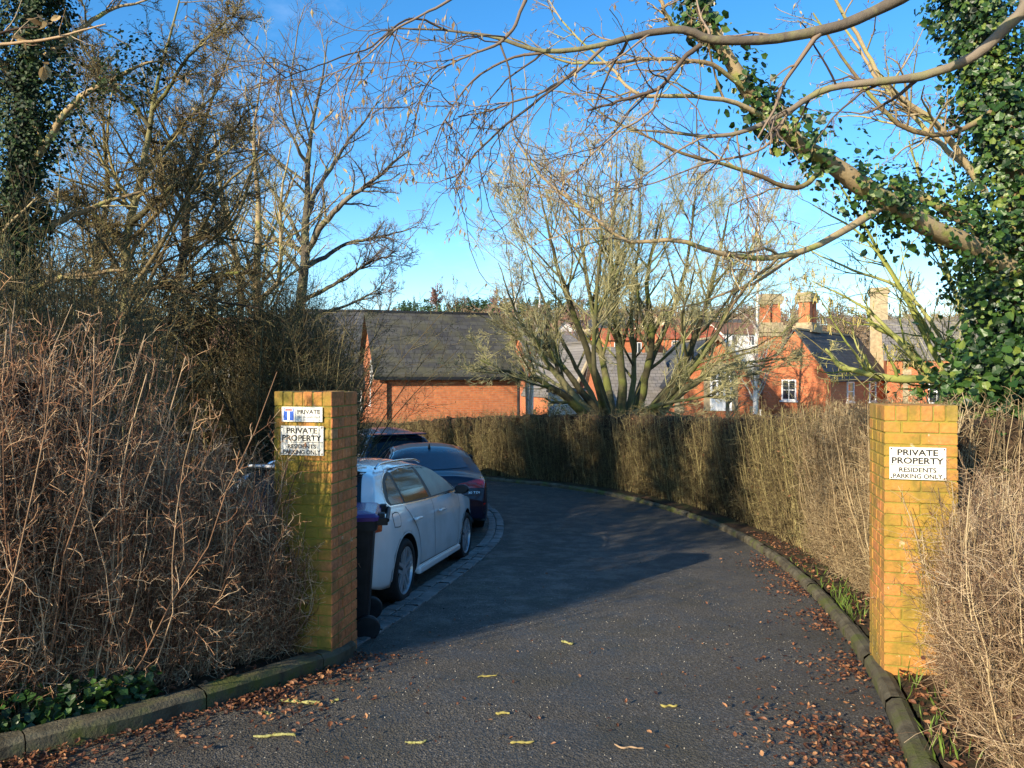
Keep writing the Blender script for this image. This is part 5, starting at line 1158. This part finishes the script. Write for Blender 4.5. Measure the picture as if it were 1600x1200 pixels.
# ---------------------------------------------------------------- overhanging branches of the tree beside the photographer
p = Plant('overhanging_tree', 'smooth barked tree by the lane whose long dark branches hang across the sky', 'tree', (5.2, 2.6, 0.0), 14)
stem = catmull([(5.2, 2.6, -.15), (5.15, 2.7, 1.5), (5.0, 2.9, 3.2), (4.7, 3.2, 4.8), (4.6, 3.4, 6.2)], 20); p.t('trunk').add(stem[None], np.linspace(.17, .08, 20)[None], 12, np.array([.5]))
def conn(z, L): x, y = np.interp(z, stem[:, 2], stem[:, 0]), np.interp(z, stem[:, 2], stem[:, 1]); return (x / y * FPX + HX, HY - (z - EZ) / y * FPX, y, L[0][3] * 1.15)
br = []
for z, L in [(2.9, [(1700, -40, 4.0, .036), (1600, 22, 4.1, .033), (1530, 85, 4.2, .030), (1450, 118, 4.3, .026), (1370, 130, 4.3, .023), (1290, 142, 4.4, .020), (1235, 172, 4.4, .017), (1170, 202, 4.4, .014), (1110, 212, 4.4, .011), (1040, 206, 4.4, .008), (980, 202, 4.4, .005)]),
             (3.9, [(1560, -120, 3.6, .036), (1460, -40, 3.7, .034), (1390, 5, 3.8, .031), (1310, 40, 3.8, .028), (1200, 60, 3.8, .025), (1120, 62, 3.8, .022), (1070, 48, 3.8, .020), (1010, 55, 3.8, .017), (940, 72, 3.8, .014), (850, 82, 3.8, .011), (780, 62, 3.8, .009), (700, 48, 3.8, .006), (610, 42, 3.8, .003)])]:
    L = [conn(z, L)] + L; br.append(p.limb(L, 44, 9, 'trunk', .004))
for L in [[(1095, 70, 3.8, .014), (1072, 90, 3.8, .012), (1030, 138, 3.8, .010), (975, 156, 3.8, .008), (918, 172, 3.8, .005)],
          [(1030, 135, 3.8, .008), (1010, 180, 3.8, .006), (950, 220, 3.8, .005), (880, 290, 3.8, .003)],
          [(945, 72, 3.8, .010), (900, 110, 3.8, .008), (840, 145, 3.8, .006), (780, 165, 3.8, .005), (715, 182, 3.8, .003)],
          [(900, 108, 3.8, .007), (810, 180, 3.8, .006), (740, 245, 3.8, .005), (705, 295, 3.8, .002)],
          [(830, -30, 3.6, .011), (810, 20, 3.6, .010), (790, 60, 3.6, .008), (745, 85, 3.6, .006), (690, 110, 3.6, .004), (650, 160, 3.6, .002)],
          [(850, 82, 3.8, .008), (800, 90, 3.8, .007), (735, 130, 3.8, .005), (690, 200, 3.8, .0035), (665, 250, 3.8, .002)],
          [(700, 48, 3.8, .006), (640, 30, 3.7, .005), (575, 75, 3.6, .004), (500, 100, 3.5, .003), (420, 130, 3.4, .002)],
          [(735, -30, 3.3, .007), (690, 10, 3.3, .006), (620, 50, 3.3, .005), (560, 100, 3.3, .003), (470, 130, 3.3, .002)],
          [(1235, 172, 4.4, .010), (1190, 235, 4.4, .008), (1110, 255, 4.4, .006), (1010, 290, 4.4, .004), (950, 300, 4.4, .002)],
          [(1130, 212, 4.4, .008), (1080, 225, 4.4, .007), (985, 290, 4.4, .005), (900, 345, 4.4, .002)],
          [(1150, 205, 4.4, .006), (1165, 300, 4.4, .005), (1170, 360, 4.4, .002)],
          [(780, 62, 3.8, .006), (800, 130, 3.8, .005), (803, 200, 3.8, .004), (830, 250, 3.8, .0025), (870, 285, 3.8, .002)]]:
    br.append(p.limb(L, 26, 6, 'boughs', .006))
a = p.spmany(br, 11, part='boughs', k=4, t0=.3, t1=1, ang=42, sd=16, absl=.62, ln=1, taper=.3, n=9, rr=.5, wig=.2, up=-.05, rmin=.003)
b = p.sp(a, 6, part='twigs', k=3, t0=.2, ang=48, sd=16, ln=.36, n=6, rr=.6, wig=.28, up=-.06, rmin=.0019)
p.done({'trunk': 'bark_grey', 'boughs': 'tw_grey', 'twigs': 'tw_grey'})
pos = np.concatenate([b[0][:, -1], a[0][:, -1], b[0][:, 3]]); pos = pos[p.rng.random(len(pos)) < .55]
dn = nrm(p.rng.normal(0, .5, (len(pos), 3)) + [0, 0, -1.3])
rt = rand_rot(p.rng, len(pos)); rt[:, 1] = dn; rt[:, 0] = nrm(np.cross(dn, rt[:, 2])); rt[:, 2] = np.cross(rt[:, 0], dn)
local(leaves('bracts', pos, p.rng.uniform(.022, .05, len(pos)), rt, SLIM, M['bud'], p.root, p.rng, .4, p.b))['kind'] = 'stuff'

p = Plant('overhanging_twig', 'twig with a few withered pinkish brown leaves poking in at the top left corner', 'branch', P(-60, 75, 2.3), 16)
l1 = p.limb([(-60, 75, 2.3, .006), (20, 66, 2.3, .005), (90, 58, 2.3, .004), (165, 38, 2.3, .002)], 20, 6, 'stem', .002); l2 = p.limb([(-60, 75, 2.3, .006), (10, 50, 2.35, .004), (60, 42, 2.35, .002)], 16, 6, 'stem', .002)
a = p.spmany([l1, l2], 5, part='stem', k=4, t0=.2, ang=45, absl=.14, ln=1, n=5, rmin=.0012); p.done({'stem': 'tw_tan'})
q = np.array([P(78, 38, 2.3)] * 5 + [P(65, 98, 2.3)] * 3 + [P(42, 62, 2.3)] * 2) + p.rng.normal(0, .010, (10, 3)); p.leaf('leaves', q, p.rng.uniform(.03, .05, 10), DEAD, 'bud', None, .6)

# ---------------------------------------------------------------- hazel with catkins behind the right pillar
p = Plant('hazel_shrub', 'hazel with yellow catkins and a thick green mossy bough behind the right pillar', 'shrub', gbase(1560, 7.4), 15)
B0 = (1560, 800, 7.4, .06)
lb = [p.limb(l, 24, 8, 'stems', .012) for l in [
   [B0, (1565, 660, 7.3, .055), (1540, 607, 7.2, .05), (1480, 594, 7, .042), (1410, 590, 6.9, .036), (1350, 582, 6.9, .028), (1312, 573, 6.9, .022), (1290, 545, 6.9, .012)],
   [B0, (1540, 690, 7.3, .045), (1490, 630, 7.2, .038), (1445, 575, 7.2, .032), (1400, 530, 7.2, .028), (1362, 510, 7.2, .022), (1352, 480, 7.2, .01)],
   [B0, (1530, 640, 7.6, .035), (1470, 560, 7.7, .028), (1400, 430, 7.8, .02), (1340, 360, 7.8, .012), (1270, 320, 7.8, .006)],
   [B0, (1520, 620, 7.8, .034), (1450, 520, 8, .026), (1370, 390, 8.1, .018), (1290, 260, 8.1, .01), (1230, 190, 8.1, .004)],
   [B0, (1540, 620, 7.6, .034), (1500, 480, 7.7, .026), (1450, 330, 7.8, .018), (1420, 220, 7.8, .008)],
   [B0, (1550, 640, 7.6, .03), (1530, 500, 7.7, .024), (1500, 360, 7.8, .016), (1490, 250, 7.8, .006)],
   [B0, (1500, 650, 7.2, .03), (1430, 560, 7.0, .022), (1350, 480, 7, .014), (1270, 440, 7, .006)],
   [B0, (1510, 620, 7.9, .028), (1430, 470, 8, .02), (1330, 420, 8, .013), (1240, 380, 8, .005)],
   [(1352, 582, 6.9, .014), (1320, 530, 6.9, .008), (1290, 480, 6.9, .005), (1262, 430, 6.9, .002)]]]
a = p.spmany(lb, 10, part='stems', k=4, t0=.3, ang=38, sd=14, ln=.24, taper=.3, n=8, rr=.5, wig=.14, up=.04, rmin=.004)
b = p.sp(a, 5, part='twigs', k=3, t0=.2, ang=42, ln=.45, n=6, rr=.55, wig=.18, up=.03, rmin=.0025)
p.done({'stems': 'bark_green', 'twigs': 'tw_olive2'})
i = p.rng.integers(0, len(b[0]), 620); q = b[0][i, p.rng.integers(2, 6, 620)]; L_ = p.rng.uniform(.035, .085, 620)
cp = np.stack([q, q + np.stack([p.rng.normal(0, .006, 620), p.rng.normal(0, .006, 620), -L_ * .5], 1), q + np.stack([p.rng.normal(0, .01, 620), p.rng.normal(0, .01, 620), -L_], 1)], 1)
tb = Tubes(); tb.add(cp, np.tile([.003, .005, .003], (620, 1)), 5); o = local(tb.build('catkins', M['catkin'], p.root, p.b)); o['kind'] = 'stuff'

# pale bare shrub leaning behind it
shrub('bare_shrub', 'pale leaning bare shrub between the ivy tree and the brick houses on the right', 'shrub', (1470, 1570), (9, 12), [(1440, 430), (1500, 430), (1600, 400)], 70, (10, 4), 0, ('tw_tan', 'tw_olive2'), 56, (.01, .02), .0035, .2)

# ---------------------------------------------------------------- birches and garden trees
def simple_tree(name, label, px, d, pytop, pyfork, spreadpx, mats, seed, n1=22, n2=8, n3=6, up=.1, r0=.12, lean=0, part_rmin=.01, ang=35, drop=0, forks=1):
    b0 = gbase(px, d); p = Plant(name, label, 'tree', b0, seed); zt_ = ZP(pytop, d); zf = ZP(pyfork, d); x = b0[0]
    prs = []
    for k in range(forks):
        ex = lean + (k - (forks - 1) / 2) * spreadpx / FPX * d * .5; ed = p.rng.normal(0, .4)
        pts = catmull([(x, d, b0[2] - .1), (x + ex * .12, d, (b0[2] + zf) / 2), (x + ex * .25, d + ed*.3, zf), (x + ex * .7, d + ed, (zf + zt_) / 2), (x + ex, d + ed, zt_)], 24); rr = np.linspace(r0, .012, 24)
        p.t('trunk').add(pts[None], rr[None], 8, p.rng.random(1)); prs.append((pts[None], rr[None]))
    S = spreadpx / FPX * d
    t0 = (zf - b0[2]) / (zt_ - b0[2])
    a = p.spmany(prs, n1, part='trunk', k=4, t0=max(.1, t0 * .75), ang=ang, sd=12, absl=S * .62, ln=1, taper=.55, n=8, rr=.5, wig=.1, up=up, rmin=part_rmin)
    b = p.sp(a, n2, k=3, t0=.2, ang=38, ln=.45, n=6, rr=.55, wig=.12, up=up * .5 - drop, rmin=part_rmin * .7)
    c = p.sp(b, n3, k=3, t0=.2, ang=38, ln=.55, n=4, rr=.6, wig=.15, up=-drop, rmin=part_rmin * .55)
    p.done({'trunk': mats[0], 'crown': mats[1]}); return p
simple_tree('birch_tree', 'white trunked birch with reddish twigs standing beside the right end of the barn', 828, 26, 445, 560, 90, ('birch', 'tw_pink'), 61, 18, 8, 6, .08, .10, -.1, .010, 38, .06, forks=2)
simple_tree('birch_tree', 'slim birch with a tall pinkish crown rising behind the right side of the big tree', 1180, 32, 265, 560, 130, ('birch', 'tw_pink'), 62, 44, 9, 6, .06, .13, 0, .012, 35, .08)
simple_tree('garden_tree', 'thin grey trunked tree in front of the arched window gable', 1137, 27, 470, 640, 90, ('bark_grey', 'tw_olive2'), 63, 14, 6, 4, .1, .13, .1, .011)
simple_tree('garden_tree', 'brown bare tree between the barn ridge and the village houses', 775, 60, 462, 520, 60, ('bark_grey', 'tw_pink'), 64, 20, 8, 5, .1, .16, 0, .03)
simple_tree('garden_tree', 'bare tree peeping over the ridge at the left end of the barn roof', 600, 70, 445, 500, 50, ('bark_grey', 'tw_grey'), 65, 14, 6, 4, .12, .1, 0, .022, forks=2)
simple_tree('garden_tree', 'tall wispy bare tree above the middle of the barn ridge', 712, 85, 442, 500, 45, ('bark_grey', 'tw_grey'), 66, 14, 6, 3, .15, .1, 0, .024, forks=3)
simple_tree('garden_tree', 'rounded reddish bare tree on the skyline above the barn ridge', 683, 130, 456, 490, 42, ('bark_grey', 'tw_pink'), 67, 26, 10, 6, .1, .3, 0, .06, 45)
for i, (px, d, pt, lab) in enumerate([(905, 52, 470, 'brown bare tree behind the coped gable'), (1010, 60, 470, 'brown bare tree behind the middle stems of the big tree'), (1090, 55, 478, 'brown bare tree left of the tall stone chimney'),
        (1235, 62, 470, 'bare tree behind the paired brick chimney'), (1310, 70, 475, 'bare tree on the slope right of the paired chimney'), (1420, 60, 450, 'bare tree beyond the grey roofed quoined house'), (1500, 52, 430, 'tall bare tree behind the ivy tree foot'), (300, 42, 480, 'bare tree beyond the cream walled building'), (120, 40, 440, 'bare tree far left beyond the tall hedge')]):
    simple_tree('garden_tree', lab, px, d, pt, 540, 95, ('bark_dark', ('tw_pink', 'tw_grey', 'tw_olive2')[i % 3]), 70 + i, 22, 8, 6, .1, .2, 0, .024, 42)

# skyline conifer and the wooded hill
def conifer(name, label, px, d, pyt, pyb, wpx, seed):
    z1, z0 = ZP(pyt, d), min(float(gz(d)), ZP(pyb, d)); b0 = (float((px - HX) / FPX * d), d, z0); p = Plant(name, label, 'tree', b0, seed); rng = p.rng; H_ = z1 - z0; Rm = wpx / FPX * d / 2
    t = Tubes(); t.limb([b0, (b0[0], d, z1)], [.25, .03], 8, 7); local(t.build('trunk', M['bark_dark'], p.root, b0))
    n = 4200; f = rng.random(n) ** .7; h = 1 - f; r = Rm * (f ** .8) * rng.uniform(.3, 1, n) * (1 + .3 * np.sin(f * 40)); th = rng.uniform(0, 6.28, n)
    pos = np.stack([b0[0] + r * np.cos(th), d + r * np.sin(th), z0 + H_ * (.08 + .92 * h) + rng.normal(0, .1, n)], 1)
    p.leaf('crown', pos, rng.uniform(.3, .7, n) * Rm * .28, SLIM, 'pine', nrm(np.stack([np.cos(th), np.sin(th), np.full(n, .8)], 1) + rng.normal(0, .4, (n, 3))))
conifer('pine_tree', 'single dark green pine standing on the skyline above the barn ridge', 647, 120, 463, 500, 26, 81)
conifer('pine_tree', 'small dark pine tip above the gap between the two slate roofs', 573, 120, 473, 500, 10, 82)
def wood(name, label, mat, n, xr, yr, hgt, seed, per=150, cone=False):
    rng = np.random.default_rng(seed); y = rng.uniform(*yr, n); x = rng.uniform(*xr, n) * y; z = gz(y) + .5 * np.clip((np.abs(x) - 60) / 200, 0, 3) * np.clip((y - 60) / 100, 0, 1) * 6 + np.clip((y - 100) / 200, 0, 1) * 3 * np.sin(x / 60 + 1); H_ = rng.uniform(*hgt, n)
    g = rng.normal(size=(n, per, 3)); g = nrm(g) * rng.random((n, per, 1)) ** .4
    if cone: g[:, :, 2] = rng.random((n, per)) * 2 - 1; g[:, :, :2] *= (1 - g[:, :, 2:3]) * .5
    pos = np.stack([x, y, z + H_ * .55], 1)[:, None] + g * np.stack([H_ * .38, H_ * .38, H_ * .5], 1)[:, None]
    sz = (H_[:, None] * rng.uniform(.06, .2, (n, per))).ravel(); nzv = (g + rng.normal(0, .5, g.shape)).reshape(-1, 3)
    rt = rand_rot(rng, n * per, nrm(nzv)); o = leaves(name, pos.reshape(-1, 3), sz, rt, SLIM, M[mat], None, rng); tag(o, label, 'woodland', kind='stuff')
    me = o.data; a = me.attributes['rnd']; v = np.repeat(np.clip(rng.normal(.5, .22, n), 0, 1), per * 5) * .7 + np.repeat(rng.random(n * per), 5) * .3; a.data.foreach_set('value', v.astype(np.float32))
wood('brown_woodland', 'leafless brown woodland covering the far hillside', 'hill_wood', 1500, (-.75, .75), (115, 385), (5, 9), 91)
wood('conifer_wood', 'dark green conifer plantation along the skyline above the barn', 'pine', 220, (-.16, .14), (300, 365), (7, 11), 92, 110, True)

# ================================================================== GROUND LITTER
rng = np.random.default_rng(200)
def along(line, nor, n, smin, smax, off, cond=None, expo=True):
    seg = np.linalg.norm(np.diff(line, axis=0), axis=1); S = np.concatenate([[0], np.cumsum(seg)])
    s = rng.uniform(smin, min(smax, S[-1]), n); o = off[0] + (rng.exponential(off[1], n) if expo else rng.uniform(0, off[1], n))
    return np.stack([np.interp(s, S, line[:, 0]) + np.interp(s, S, nor[:, 0]) * o, np.interp(s, S, line[:, 1]) + np.interp(s, S, nor[:, 1]) * o], 1), s
def ground_leaves(name, label, xy, lift, size, tpl=DEAD, mat='dead_leaf', tilt=.35, curl=.5):
    n = len(xy); nz = nrm(rng.normal(0, tilt, (n, 3)) * [1, 1, .2] + [0, 0, 1]); sz = rng.uniform(*size, n)
    pos = np.stack([xy[:, 0], xy[:, 1], gz(xy[:, 1]) + lift + rng.random(n) * .02], 1)
    o = leaves(name, pos, sz, rand_rot(rng, n, nz), tpl, M[mat], None, rng, curl); tag(o, label, 'leaves' if tpl is not SLIM else 'grass', kind='stuff')
q, s1 = along(KL, -nLf, 8000, 2.0, 9.6, (.02, .17)); k = rng.random(len(q)) < np.clip(.5 + .9 * np.sin(s1 * 3.1 + 1) * np.sin(s1 * 7.7), .25, 1)
q2, s2 = along(KR, -nR, 2300, 3.2, 11.5, (.02, .16)); k2 = rng.random(len(q2)) < np.clip(.45 + .8 * np.sin(s2 * 4.3), .2, 1)
ground_leaves('fallen_leaves', 'brown fallen leaves drifted against both kerbs', np.concatenate([q[k], q2[k2]]), .008, (.02, .042))
q5 = rng.normal(size=(420, 2)) * [.22, .3] + G(1310, 1165); q6 = rng.normal(size=(160, 2)) * [.14, .2] + G(1240, 900)
q3, _ = along(KR, nR, 1500, 2, 13, (.14, .3)); q4, _ = along(KL, nLf, 900, 2, 8.6, (.14, .3))
ground_leaves('leaf_litter', 'brown leaf litter lying under the hedges and by the right kerb', np.concatenate([q3, q4]), .085, (.02, .05))
ground_leaves('fallen_leaves', 'loose brown leaves heaped at the right edge of the lane', np.concatenate([q5, q6]), .008, (.02, .04))
xs = np.stack([rng.uniform(-1.6, 2.0, 260), 3.0 + rng.exponential(2.2, 260)], 1); xs = xs[(xs[:, 1] < 13)]
ground_leaves('scattered_debris', 'small leaf scraps scattered over the lane surface', xs, .004, (.012, .035))
xs = np.stack([rng.uniform(-1.8, 2.2, 3000), rng.uniform(2.8, 9, 3000)], 1); xs = xs[(xs[:, 0] < np.interp(xs[:, 1], KR[:, 1], KR[:, 0]) - .03) & (xs[:, 0] > np.interp(xs[:, 1], KL[:, 1], KL[:, 0]) + .03)]
M['grit'] = mat_rnd('loose_grit', [(0, (.08, .07, .055)), (.6, (.25, .22, .17)), (1, (.5, .46, .38))], .7, 3)
GR = (np.array([(-.5, -.4, 0), (.5, -.5, 0), (.4, .5, 0), (-.45, .4, 0), (0, 0, .6)]), np.array([(0, 1, 4), (1, 2, 4), (2, 3, 4), (3, 0, 4)]))
n = len(xs); o = leaves('loose_grit', np.stack([xs[:, 0], xs[:, 1], gz(xs[:, 1]) + .002], 1), rng.uniform(.003, .008, n), rand_rot(rng, n, nrm(rng.normal(0, .1, (n, 3)) + [0, 0, 1])), GR, M['grit'], None, rng); tag(o, 'loose grit and tiny stones on the lane', 'grit', kind='stuff')
# ivy ground cover under the left hedge, weeds along the right kerb
q, _ = along(KL, nLf, 3600, 2.4, 7.9, (.10, .16)); n = len(q)
o = leaves('ground_ivy', np.stack([q[:, 0], q[:, 1], gz(q[:, 1]) + .11 + rng.random(n) ** 2 * .16], 1), rng.uniform(.03, .06, n), rand_rot(rng, n, nrm(rng.normal(0, .5, (n, 3)) + [.2, -.5, .8])), IVY, M['ivy'], None, rng); tag(o, 'green ivy creeping along the foot of the left hedge', 'ivy', kind='stuff')
q, s = along(KR, nR, 600, 4.5, 10.5, (.10, .14)); q = q[rng.random(len(q)) < np.clip(np.sin(s * 1.6 + 1.2), .15, 1)]; n = len(q)
th = rng.normal(0, .35, (n, 2)); yv = nrm(np.concatenate([th, np.ones((n, 1))], 1)); rt = rand_rot(rng, n); rt[:, 1] = yv; rt[:, 0] = nrm(np.cross(yv, rt[:, 2])); rt[:, 2] = np.cross(rt[:, 0], yv)
o = leaves('grass_tufts', np.stack([q[:, 0], q[:, 1], gz(q[:, 1]) + .075], 1), rng.uniform(.05, .13, n), rt, (SLIM[0] * [.35, 1, 1], SLIM[1]), M['grass_blade'], None, rng); tag(o, 'green grass tufts and weeds on the right kerb edge', 'grass', kind='stuff')
# fallen twigs and catkins on the lane
M['lichen'] = mat_noise('yellow_lichen_bark', (.19, .19, .05), (.38, .36, .14), 60, .9, .5, 90)
for i, (px, py, ln, az, r, lab, mt) in enumerate([
    (468, 1099, .24, -8, .010, 'thick yellow lichened stick lying near the left kerb', 'lichen'), (420, 1116, .10, -20, .007, 'short green lichened stick among leaves below the left kerb', 'lichen'),
    (430, 1152, .22, 4, .007, 'green fuzzy twig lying among the brown leaves at lower left', 'lichen'), (651, 1161, .11, 6, .006, 'short yellow green twig at the bottom of the lane, left of centre', 'lichen'),
    (816, 1162, .11, 3, .006, 'yellow catkin lying at the bottom centre of the lane', 'fallen_catkin'), (760, 1058, .14, 12, .005, 'thin yellow bent twig in the middle of the lane just outside the shade', 'fallen_catkin'),
    (888, 1007, .10, -30, .009, 'knobbly ochre stick lying right at the edge of the shadow', 'lichen'), (1045, 1105, .09, -8, .006, 'small orange yellow leaf stalk right of centre on the lane', 'fallen_catkin'),
    (785, 1117, .09, 2, .007, 'bright yellow green catkin left of the lane centre in sunlight', 'fallen_catkin'), (985, 1169, .14, -12, .004, 'thin tan twig at the bottom edge right of centre', 'tw_tan'), (524, 1097, .05, 50, .008, 'tiny knob of lichened wood beside the thick yellow stick', 'lichen')]):
    g = G(px, py); a = R(az); rg = np.random.default_rng(300 + i); z = float(gz(g[1])); loc = (float(g[0]), float(g[1]), z + r)
    pts = [(math.cos(a) * ln * (t - .5) + rg.normal(0, .006), math.sin(a) * ln * (t - .5) + rg.normal(0, .008), rg.random() * .006) for t in (0, .25, .5, .75, 1)]
    c = catmull(pts, 14); tb = Tubes(); tb.add(c[None], (r * (1 + rg.normal(0, .18, 14)) * np.r_[.5, np.ones(12), .4])[None], 7, np.array([.6]))
    if ln > .12: tb.add(*spawn(rg, c[None], np.full((1, 14), r * .6), 3, ang=40, absl=.04, ln=1, n=4, wig=.1, up=0, rmin=.0015), 5)
    o = tb.build('fallen_twig', M[mt], None); o.location = loc; tag(o, lab, 'twig')
